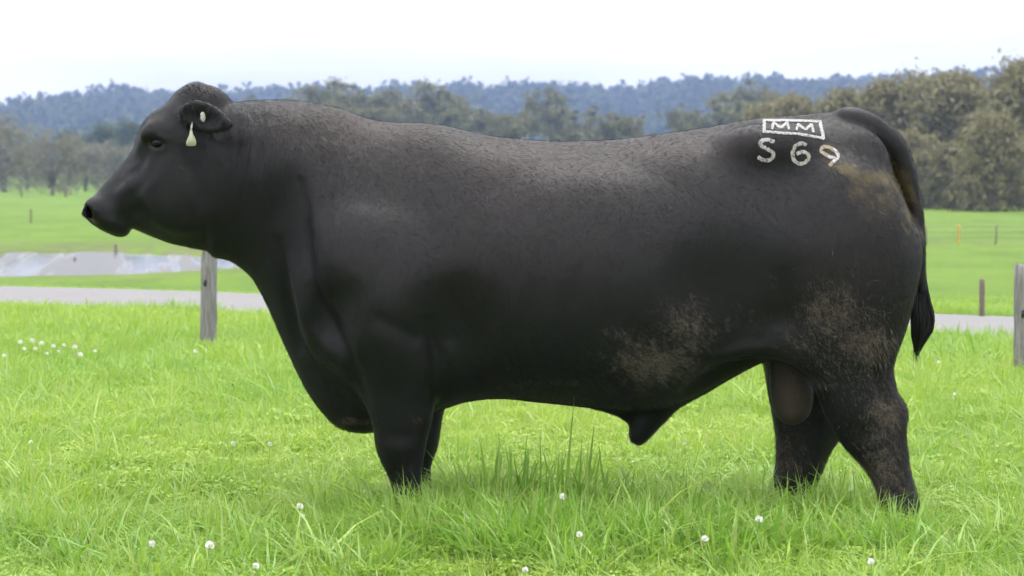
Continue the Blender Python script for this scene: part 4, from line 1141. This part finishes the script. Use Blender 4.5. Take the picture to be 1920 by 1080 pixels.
# ---- short lying coat hair over the whole hide
def build_coat(n=440000):
    tri = np.concatenate([Q[:, [0, 1, 2]], Q[:, [0, 2, 3]]])
    A, B, C = V[tri[:, 0]], V[tri[:, 1]], V[tri[:, 2]]
    nr = np.cross(B - A, C - A); ar = np.linalg.norm(nr, axis=1)
    w = ar * np.where((A[:, 1] < 0.06) | (nr[:, 2] > 0.35 * ar), 1.0, 0.35)
    k = rng.choice(len(tri), n, p=w / w.sum()); u = rng.random(n); v = rng.random(n); f = u + v > 1; u[f] = 1 - u[f]; v[f] = 1 - v[f]
    bw = np.stack([1 - u - v, u, v], 1)
    lerp = lambda a: sum(a[tri[k, i]] * (bw[:, i, None] if a.ndim == 2 else bw[:, i]) for i in range(3))
    Nn = vnormals(V, Q); p = lerp(V); nn = lerp(Nn); nn /= np.linalg.norm(nn, axis=1, keepdims=True) + 1e-9
    px = p[:, 0] * 500 + 960
    m_, d_, b_, s_, h_ = lerp(mud), lerp(dung), lerp(brown), lerp(skin), lerp(hoof)
    flow = np.stack([np.where(px < 520, 0.45, np.where(px < 760, 0.55, 0.85)), np.zeros(n), np.full(n, -0.75)], 1)
    leg = (p[:, 2] < 0.40) & ((px < 860) | (px > 1430)); flow[leg] = (0.12, 0, -1.0)
    face = px < 350; flow[face] = (0.9, 0, 0.1)
    sw = 0.8 * (fbm(p[:, 0] * 7, p[:, 2] * 7, 77, 2) - 0.5)
    flow[:, 0] += sw; flow[:, 2] += 0.5 * (fbm(p[:, 0] * 8 + 5, p[:, 2] * 8, 78, 2) - 0.5)
    flow += rng.normal(size=(n, 3)) * (0.08 + 0.30 * np.clip(m_, 0, 1))[:, None]
    flow -= nn * (flow * nn).sum(1, keepdims=True); flow /= np.linalg.norm(flow, axis=1, keepdims=True) + 1e-9
    L = (0.0085 + 0.006 * rng.random(n)) * (1 + 0.5 * np.clip(m_, 0, 1)) * np.where(face, 0.6, 1.0) * np.where((px > 430) & (px < 640), 1.35, 1.0)
    ok = (s_ < 0.4) & (h_ < 0.5) & (px > 185) & (rng.random(n) > 0.6 * sstep(0.60, 0.90, nn[:, 2]))
    p, nn, flow, L, m_, d_, b_ = p[ok], nn[ok], flow[ok], L[ok], m_[ok], d_[ok], b_[ok]; n = len(p)
    lift = (0.16 + 0.14 * rng.random(n) + 0.15 * np.clip(m_, 0, 1))[:, None]
    L = L[:, None]
    pts = np.stack([p - nn * 0.0004, p + flow * L * 0.55 + nn * L * lift * 0.8, p + flow * L + nn * L * lift], 1)
    cu = bpy.data.hair_curves.new('coat_hair'); cu.add_curves([3] * n)
    cu.attributes['position'].data.foreach_set('vector', pts.astype(np.float32).ravel())
    ra = cu.attributes.get('radius') or cu.attributes.new('radius', 'FLOAT', 'POINT')
    ra.data.foreach_set('value', np.tile(np.array([0.00016, 0.00013, 0.00004], np.float32), n))
    def ca(nm, val): a = cu.attributes.new(nm, 'FLOAT', 'CURVE'); a.data.foreach_set('value', np.asarray(val, np.float32))
    clump_ = fbm(p[:, 0] * 60, p[:, 2] * 60, 91, 2)
    wx = 0.05 * (fbm(p[:, 0] * 22, p[:, 2] * 22, 12, 2) - 0.5); q0 = p[:, 0] + wx; q1 = p[:, 2] - wx
    thr = np.maximum(1 - np.abs(2 * vnoise(q0 * 42 + q1 * 16, q1 * 30 - q0 * 12, 91) - 1), 1 - np.abs(2 * vnoise(q0 * 70, q1 * 52, 93) - 1) - 0.06)
    ca('muddy', np.clip((thr - (1.03 - 0.43 * np.clip(m_, 0, 1.1)) + 0.05 * rng.normal(size=n)) * 5, 0, 1) * (m_ > 0.10))
    ca('dungy', np.clip((d_ * 0.9 + clump_ - 0.70) * 2.0, 0, 1) * (d_ > 0.12))
    ca('rusty', np.clip(b_ + 0.3 * rng.normal(size=n), 0, 1)); ca('tone', rng.random(n))
    t = NT('coat_hair')
    c = t.mix(t.attr('tone'), (0.0022, 0.0020, 0.0028), (0.0050, 0.0044, 0.0054))
    c = t.mix(t.math('MULTIPLY', t.attr('rusty'), 0.8), c, (0.030, 0.0190, 0.0170))
    c = t.mix(t.attr('muddy'), c, (0.155, 0.130, 0.102)); c = t.mix(t.attr('dungy'), c, (0.115, 0.092, 0.034))
    t.principled(c, 0.47, 0.29)
    cu.materials.append(t.m)
    o = bpy.data.objects.new('coat_hair', cu); COL.objects.link(o); o.parent = bull; o['kind'] = 'stuff'
build_coat()
# ------------------------------------------------------------------ grass
def blades(r, n, rad, h0, h1, w, curl, seg=3, dry_p=0.04):
    """n bent blades round the origin -> V, F(list of arrays), tone, dry"""
    an = r.random(n) * 2 * np.pi; rr = np.sqrt(r.random(n)) * rad
    bx, by = np.cos(an) * rr, np.sin(an) * rr
    H = h0 + (h1 - h0) * r.random(n) ** 1.2
    la = an + r.normal(size=n) * 0.9; lean = np.abs(r.normal(size=n)) * curl + 0.08
    ww = w * (0.65 + 0.7 * r.random(n)); tw = r.random(n) * np.pi
    rows = []
    for i in range(seg + 1):
        f = i / seg
        out = H * lean * f ** 1.9; z = H * (f - 0.28 * lean * f ** 2.4)
        cx, cy = bx + np.cos(la) * out, by + np.sin(la) * out
        wd = ww * (1 - f ** 1.7) * (0.75 if i == 0 else 1)
        sx, sy = -np.sin(la) * np.cos(tw * 0.5) + np.cos(la) * np.sin(tw * 0.5) * 0.6, np.cos(la) * np.cos(tw * 0.5) + np.sin(la) * np.sin(tw * 0.5) * 0.6
        if i < seg:
            rows.append(np.stack([cx - sx * wd, cy - sy * wd, z], -1)); rows.append(np.stack([cx + sx * wd, cy + sy * wd, z], -1))
        else: rows.append(np.stack([cx, cy, z], -1))
    m = len(rows); V = np.stack(rows, 1).reshape(-1, 3)
    o = np.arange(n) * m
    q = [np.stack([o + 2 * i, o + 2 * i + 1, o + 2 * i + 3, o + 2 * i + 2], -1) for i in range(seg - 1)]
    t = np.stack([o + 2 * seg - 2, o + 2 * seg - 1, o + 2 * seg], -1)
    tone = np.repeat(r.random(n), m); dry = np.repeat((r.random(n) < dry_p) * (0.4 + 0.6 * r.random(n)), m)
    return V, [t, np.concatenate(q)], tone, dry

def blade_mesh(name, *a, **k):
    V, F, tone, dry = blades(*a, **k)
    return mesh_from(name, V, F, True, {'tone': tone, 'dry': dry})

M_GRASS = leaf_material('grass_blades', (0.225, 0.395, 0.040), (0.390, 0.545, 0.095), 0.48, 0.45, 0.05, (0.74, 0.88, 0.80), (1.16, 1.05, 1.0), dry=(0.42, 0.40, 0.16))
M_TALL = leaf_material('tall_grass_blades', (0.130, 0.310, 0.020), (0.330, 0.520, 0.075), 0.46, 0.40, 0.06, dry=(0.46, 0.44, 0.18))

tufts = bpy.data.collections.new('grass_tuft_sources')
def src(name, me):
    o = bpy.data.objects.new(name, me); me.materials.append(M_GRASS); tufts.objects.link(o)
_r = np.random.default_rng(5)
for k in range(8): src('turf_%02d' % k, blade_mesh('turf', _r, 46, 0.085, 0.040, 0.125, 0.0034, 0.95))        # 0-7 short lush turf
for k in range(4): src('turf_%02d' % (8 + k), blade_mesh('turf', _r, 36, 0.080, 0.08, 0.21, 0.0046, 0.90))    # 8-11 taller tussock
for k in range(3): src('turf_%02d' % (12 + k), blade_mesh('turf', _r, 56, 0.20, 0.06, 0.16, 0.0060, 0.80))    # 12-14 coarse, for the distance
def clover_leaves(r, n):
    mb_V = []; Fq = []; tone = []
    for i in range(n):
        an = r.random() * 6.28; rr = math.sqrt(r.random()) * 0.08; c = np.array([math.cos(an) * rr, math.sin(an) * rr, 0.035 + 0.045 * r.random()])
        a0 = r.random() * 6.28
        for j in range(3):
            a = a0 + j * 2.094; d = np.array([math.cos(a), math.sin(a), 0.25 * r.normal()]); e = np.array([-math.sin(a), math.cos(a), 0.2 * r.normal()]); L = 0.011 + 0.005 * r.random()
            b = len(mb_V); mb_V += [c, c + d * L * 0.6 + e * L * 0.5, c + d * L, c + d * L * 0.6 - e * L * 0.5]; Fq.append((b, b + 1, b + 2, b + 3)); tone += [0.3 + 0.6 * r.random()] * 4
    return mesh_from('clover', np.array(mb_V), np.array(Fq), False, {'tone': tone, 'dry': np.zeros(len(tone))})
for k in range(2): src('turf_%02d' % (15 + k), clover_leaves(_r, 34))                                          # 15-16 clover leaf

def scatter():
    pts = []; idx = []; scl = []; tint = []
    def band(y0, y1, dens, margin, kinds, s0, s1):
        hw1 = 0.2135 * (y1 + CAM_D) + margin; n = int(dens * (y1 - y0) * 2 * hw1)
        x = (rng.random(n) * 2 - 1) * hw1; y = y0 + (y1 - y0) * rng.random(n)
        k = np.abs(x) < 0.2135 * (y + CAM_D) + margin; x, y = x[k], y[k]
        k = ((y < road_near(x) + 0.05 - 0.10 * rng.random(len(x))) | (y > road_far(x) + 0.02)) & (pond_d(x, y) > 1.02); x, y = x[k], y[k]
        nn = fbm(x * 0.9, y * 0.9, 31); n2 = fbm(x * 0.35 + 9, y * 0.35, 41); n3 = fbm(x * 2.3, y * 2.3, 55)
        s = (s0 + (s1 - s0) * rng.random(len(x))) * (0.66 + 0.75 * nn)
        kd = np.array(kinds)[rng.integers(len(kinds), size=len(x))]
        pts.append(np.stack([x, y, gz(x, y) - 0.004], -1)); idx.append(kd); scl.append(s)
        tint.append(np.clip(0.5 + 1.5 * (n2 - 0.5) + 0.8 * (n3 - 0.5) + 0.22 * rng.normal(size=len(x)), 0, 1))
    short, tall, coarse, clover = list(range(8)), list(range(8, 12)), list(range(12, 15)), [15, 16]
    band(-3.2, -0.6, 260, 1.2, short * 5 + tall + clover * 6, 0.62, 0.98)
    band(-0.6, 2.5, 300, 1.2, short * 4 + tall + clover * 4, 0.75, 1.15)
    band(2.5, 6.0, 230, 1.3, short * 6 + tall + clover * 3, 0.8, 1.25)
    band(6.0, 14.5, 130, 1.5, short * 3 + coarse, 0.85, 1.3)
    band(9.0, 30.0, 60, 2.0, coarse, 0.18, 0.36)
    # long, ungrazed patch before the bull's belly and by the fore foot
    for (px, py, sp, n) in ((1010, 1010, 0.34, 260), (900, 1020, 0.25, 130), (1160, 1040, 0.28, 130), (780, 985, 0.14, 60), (1450, 985, 0.16, 40), (1650, 1050, 0.5, 80), (60, 1030, 0.35, 60), (620, 1045, 0.45, 80)):
        cx, cy = ground_at(px, py); x = cx + rng.normal(size=n) * sp; y = cy + rng.normal(size=n) * sp * 0.8
        pts.append(np.stack([x, y, gz(x, y) - 0.004], -1)); idx.append(np.array(tall)[rng.integers(4, size=n)]); scl.append(0.8 + 0.55 * rng.random(n)); tint.append(np.clip(0.25 + 0.25 * rng.normal(size=n), 0, 1))
    pts = np.concatenate(pts); idx = np.concatenate(idx); scl = np.concatenate(scl); tint = np.concatenate(tint); n = len(pts)
    me = bpy.data.meshes.new('pasture_grass'); me.vertices.add(n); me.vertices.foreach_set('co', pts.astype(np.float32).ravel())
    rot = np.stack([rng.normal(size=n) * 0.10, rng.normal(size=n) * 0.10, rng.random(n) * 6.283], -1).astype(np.float32)
    a = me.attributes.new('rot', 'FLOAT_VECTOR', 'POINT'); a.data.foreach_set('vector', rot.ravel())
    a = me.attributes.new('scl', 'FLOAT', 'POINT'); a.data.foreach_set('value', scl.astype(np.float32))
    a = me.attributes.new('tint', 'FLOAT', 'POINT'); a.data.foreach_set('value', tint.astype(np.float32))
    a = me.attributes.new('idx', 'INT', 'POINT'); a.data.foreach_set('value', idx.astype(np.int32))
    o = obj('pasture_grass', me)
    ng = bpy.data.node_groups.new('scatter_grass', 'GeometryNodeTree')
    ng.interface.new_socket('Geometry', in_out='INPUT', socket_type='NodeSocketGeometry'); ng.interface.new_socket('Geometry', in_out='OUTPUT', socket_type='NodeSocketGeometry')
    N_, L_ = ng.nodes, ng.links
    gi, go = N_.new('NodeGroupInput'), N_.new('NodeGroupOutput'); ip = N_.new('GeometryNodeInstanceOnPoints'); ci = N_.new('GeometryNodeCollectionInfo')
    ci.inputs['Collection'].default_value = tufts; ci.inputs['Separate Children'].default_value = True; ci.inputs['Reset Children'].default_value = True
    def na(nm, ty, sock):
        q = N_.new('GeometryNodeInputNamedAttribute'); q.data_type = ty; q.inputs['Name'].default_value = nm
        L_.new([s for s in q.outputs if s.enabled and s.name == 'Attribute'][0], sock)
    m2p = N_.new('GeometryNodeMeshToPoints'); L_.new(gi.outputs[0], m2p.inputs['Mesh'])
    L_.new(m2p.outputs[0], ip.inputs['Points']); L_.new(ci.outputs[0], ip.inputs['Instance']); ip.inputs['Pick Instance'].default_value = True
    na('idx', 'INT', ip.inputs['Instance Index']); na('scl', 'FLOAT', ip.inputs['Scale'])
    e2r = N_.new('FunctionNodeEulerToRotation'); na('rot', 'FLOAT_VECTOR', e2r.inputs[0]); L_.new(e2r.outputs[0], ip.inputs['Rotation'])
    L_.new(ip.outputs[0], go.inputs[0])
    md = o.modifiers.new('scatter', 'NODES'); md.node_group = ng
    tag(o, 'lush bright green pasture grass covering the paddock', 'grass', kind='stuff')
    print('grass instances', n)
scatter()

# ------------------------------------------------------------------ single tall blades and clumps that can be picked out
def long_blade(mb, base, tip, bend, w, tone, dry=0.0, seg=9):
    base = np.array(base, float); tip = np.array(tip, float); side = np.array([1.0, 0.25 * rng.normal(), 0]); side /= np.linalg.norm(side)
    V_, F_ = [], []
    for i in range(seg + 1):
        f = i / seg; p = base * (1 - f) + tip * f + np.array([bend, 0.0, 0]) * math.sin(math.pi * f) * 0.5
        ww = w * (0.6 + 0.4 * min(1, f * 3)) * (1 - max(0, f - 0.35) ** 1.3 / 0.65 ** 1.3 * 0.97)
        crease_ = np.array([0, -0.25 * ww, 0])
        V_ += [p - side * ww, p + crease_, p + side * ww]
    for i in range(seg):
        a = 3 * i; F_ += [(a, a + 1, a + 4, a + 3), (a + 1, a + 2, a + 5, a + 4)]
    n = len(V_); mb.add(V_, F_, tone=np.full(n, tone), dry=np.full(n, dry))

def clump(name, cpx, cpy, blades_px, label, cat='grass', rest=0, spread=0.1, h=(0.14, 0.3)):
    """blades_px: (base px, tip px, tip py, bend px, width mm, tone, dry, depth offset)"""
    x, y = ground_at(cpx, cpy); z = float(gz(x, y)); e = empty(name, (x, y, z))
    more_ = [(cpx + 75 * rng.normal(), 0, cpy - 75 - 105 * rng.random(), 12 * rng.normal(), 6 + 5 * rng.random(), rng.random() * 0.6, 0.3 * (rng.random() < 0.2), 0.08 * rng.normal()) for _ in range(14 if rest > 150 else 0)]
    more_ = [(b[0], b[0] + 26 * rng.normal() + 8) + b[2:] for b in more_]
    for (bpx, tpx, tpy, bend, w, tone, dry, dy) in list(blades_px) + more_:
        Y = y + dy; s = (CAM_D + Y) / FPX
        bx, _ = P(bpx, cpy, Y); tx, tz = P(tpx, tpy, Y)
        mb = MB(); long_blade(mb, (bx - x, dy, 0), (tx - x, dy - 0.03, tz - z), bend * s, w / 1150, tone, dry)
        obj('blade', mb.mesh('blade'), M_TALL, e)
    if rest:
        V_, F_, tn_, dr_ = blades(np.random.default_rng(int(cpx)), rest, spread, h[0], h[1], 0.0064, 0.75, 5, 0.04)
        o = obj('undergrowth', mesh_from('undergrowth', V_, F_, True, {'tone': tn_, 'dry': dr_}), M_TALL, e); o['kind'] = 'stuff'
    tag(e, label, cat, 'tall grass clumps in the foreground')
clump('grass_clump', 930, 985, [(925, 938, 815, -6, 9, .1, 0, 0), (915, 942, 850, 4, 9, .15, 0, .03), (935, 960, 838, 8, 8, .3, 0, -.03), (960, 990, 838, 6, 9, .2, 0, .02), (900, 905, 880, -8, 8, .3, 0, .02)],
      'clump of upright dark green blades in front of the front half of the belly', rest=190, spread=.17, h=(.14, .33))
clump('grass_clump', 1060, 990, [(1058, 1077, 742, -4, 7, .45, 0.1, 0), (1052, 1068, 850, 3, 9, .15, 0, .03), (1085, 1114, 788, 6, 9, .2, 0, .02), (1075, 1095, 845, -4, 8, .3, 0, -.02), (1010, 1012, 800, 5, 6, .3, 0, .04), (1120, 1140, 870, 6, 8, .3, 0, 0)],
      'clump whose tallest pale blade crosses the lower edge of the belly', rest=190, spread=.17, h=(.14, .33))
clump('grass_clump', 1000, 1055, [(960, 1045, 1015, 70, 11, .95, .25, -.02), (1060, 1180, 975, -30, 7, .6, .1, 0), (1040, 985, 960, -10, 9, .5, 0, 0), (930, 880, 970, -20, 8, .4, 0, .02), (1010, 1070, 950, 20, 9, .2, 0, .02), (985, 940, 940, -14, 8, .25, 0, .03)],
      'low clump with a wide pale blade arching over, bottom centre', rest=280, spread=.24, h=(.14, .30))
clump('grass_clump', 785, 985, [(792, 750, 838, -4, 7, .9, .75, 0), (740, 729, 845, 2, 5, .7, .5, 0), (805, 770, 905, -5, 5, .8, .8, -.02), (775, 742, 915, -3, 4, .8, .7, 0), (760, 800, 890, 5, 4, .8, .8, -.01), (810, 806, 895, 2, 4, .7, .8, 0), (790, 720, 925, -8, 4, .8, .6, -.02)],
      'dry straw coloured blades crossing in front of the bull fore foot', rest=40, spread=.08, h=(.08, .17))
clump('grass_clump', 745, 1079, [(738, 728, 965, 4, 9, .9, .35, 0), (742, 722, 1000, -4, 6, .8, .5, 0)],
      'single pale broad blade rising from the bottom edge left of centre', rest=50, spread=.1, h=(.08, .16))
clump('grass_clump', 1480, 1000, [(1478, 1475, 880, -3, 5, .8, .4, 0), (1500, 1512, 925, 4, 5, .6, .3, 0), (1455, 1444, 930, -4, 5, .6, .2, .02), (1490, 1470, 935, -4, 4, .7, .5, 0)],
      'sparse pale blades in front of the bull far hind foot', rest=90, spread=.12, h=(.10, .18))
clump('grass_clump', 1690, 1025, [(1700, 1722, 915, 3, 5, .7, .3, 0), (1680, 1668, 945, -3, 5, .6, .2, 0), (1715, 1700, 930, -3, 4, .7, .5, 0)],
      'few thin blades before the bull near hind foot', rest=130, spread=.12, h=(.10, .20))
clump('grass_clump', 1300, 1060, [(1260, 1190, 1000, 40, 8, .6, .05, 0), (1320, 1410, 1020, -40, 8, .5, 0, 0), (1290, 1270, 930, -6, 8, .3, 0, .04), (1345, 1352, 900, 5, 7, .3, 0, .05)],
      'clump of arching blades at the bottom right of centre', rest=220, spread=.26, h=(.12, .26))
clump('grass_clump', 12, 700, [(18, 38, 676, 3, 8, .9, .85, 0)], 'short dry white stalk leaning at the left picture edge', rest=0)
clump('grass_clump', 1890, 650, [(1890, 1876, 608, -2, 14, .8, .8, 0)], 'leaning dry stalk at the road edge left of the thick grey post', rest=0)

# ------------------------------------------------------------------ white clover flowers
def flower_meshes():
    r = np.random.default_rng(8); mb = MB()
    for k in range(46):
        th = math.acos(1 - 1.75 * (k + .5) / 46); ph = k * 2.39996; d = np.array([math.sin(th) * math.cos(ph), math.sin(th) * math.sin(ph), math.cos(th)])
        s = np.cross(d, r.normal(size=3)); s /= np.linalg.norm(s); a = d * 0.004; m_ = d * 0.009 + np.array([0, 0, 0.001]); tip = d * 0.0125 + np.array([0, 0, 0.002])
        mb.add([a - s * .001, a + s * .001, m_ + s * .0022, tip, m_ - s * .0022], [(0, 1, 2, 4), (4, 2, 3)])
    head = mb.mesh('flower_head', False)
    mb = MB(); mb.tube([(0, 0, -0.15), (0.002, 0, -0.07), (0, 0, 0.002)], [.0014, .0013, .0012], 6); stem = mb.mesh('flower_stem')
    t = NT('clover_white'); n = t.noise(300, 2); t.principled(t.mix(n, (0.78, 0.77, 0.72), (0.86, 0.85, 0.82)), 0.8, 0.2); head.materials.append(t.m)
    t = NT('clover_stem'); t.principled((0.14, 0.25, 0.05), 0.7, 0.2); stem.materials.append(t.m)
    return head, stem
FH, FS = flower_meshes()
def flower(px, py, h, size, label, group='white clover flowers in the near grass'):
    """px, py: where the flower head shows; h: its height above the ground"""
    d = (CAM_H - h) * FPX / (py - HORIZ); x = (px - 960) * d / FPX; y = d - CAM_D; z = float(gz(x, y))
    e = empty('clover_flower', (x, y, z + h), rng.random() * 6.28); e.rotation_euler[0] = 0.2 * rng.normal()
    hd = obj('flower_head', FH, None, e); hd.scale = (size,) * 3
    st = obj('stem', FS, None, e)
    tag(e, label, 'flower', group)
for a in [(393, 1025, .17, 1.25, 'largest white clover flower at the lower left'), (285, 1020, .16, 1.0, 'white clover flower just left of the largest lower left one'),
          (562, 948, .17, 1.1, 'upper of two white clover flowers close together below the brisket'), (566, 966, .16, .8, 'lower of two white clover flowers close together below the brisket'),
          (1055, 930, .20, 1.15, 'white clover flower in the tall clump at the centre'), (1086, 1004, .17, .95, 'white clover flower low in the clump right of the centre'),
          (1423, 975, .16, 1.1, 'white clover flower just left of the far hind foot'), (1322, 1012, .16, 1.0, 'white clover flower between the sheath and the far hind foot, low in the grass'),
          (1633, 1055, .16, .9, 'white clover flower at the bottom edge below the hind feet'), (480, 1066, .15, .9, 'white clover flower touching the bottom edge, lower left'),
          (437, 832, .15, .95, 'left one of two white clover flowers in the grass left of the fore leg'), (506, 833, .15, .9, 'right one of two white clover flowers in the grass left of the fore leg'),
          (1760, 680, .15, .9, 'white clover flower below the tail switch'), (1790, 740, .14, .8, 'white clover flower in the grass right of the near hind leg'),
          (366, 659, .14, 1.1, 'white clover flower just left of the foot of the grey post'), (58, 830, .14, .8, 'white clover flower alone at the left edge, middle of the grass'),
          (985, 1072, .15, .8, 'white clover flower touching the bottom edge at the centre'), (1283, 830, .13, .7, 'tiny white clover flower right of the sheath')]:
    flower(*a)
for px, py, s in ((8, 668, .9), (38, 643, 1.2), (60, 640, 1.3), (78, 645, 1.2), (66, 655, 1.0), (100, 650, 1.1), (88, 664, .8), (120, 648, .9), (140, 652, 1.3), (150, 666, 1.2), (178, 660, .9), (110, 660, .8), (45, 655, .9)):
    flower(px, py, .16, s * 1.15, 'white clover flower in the dense patch at the left picture edge below the road', 'white clover patch at the left edge')
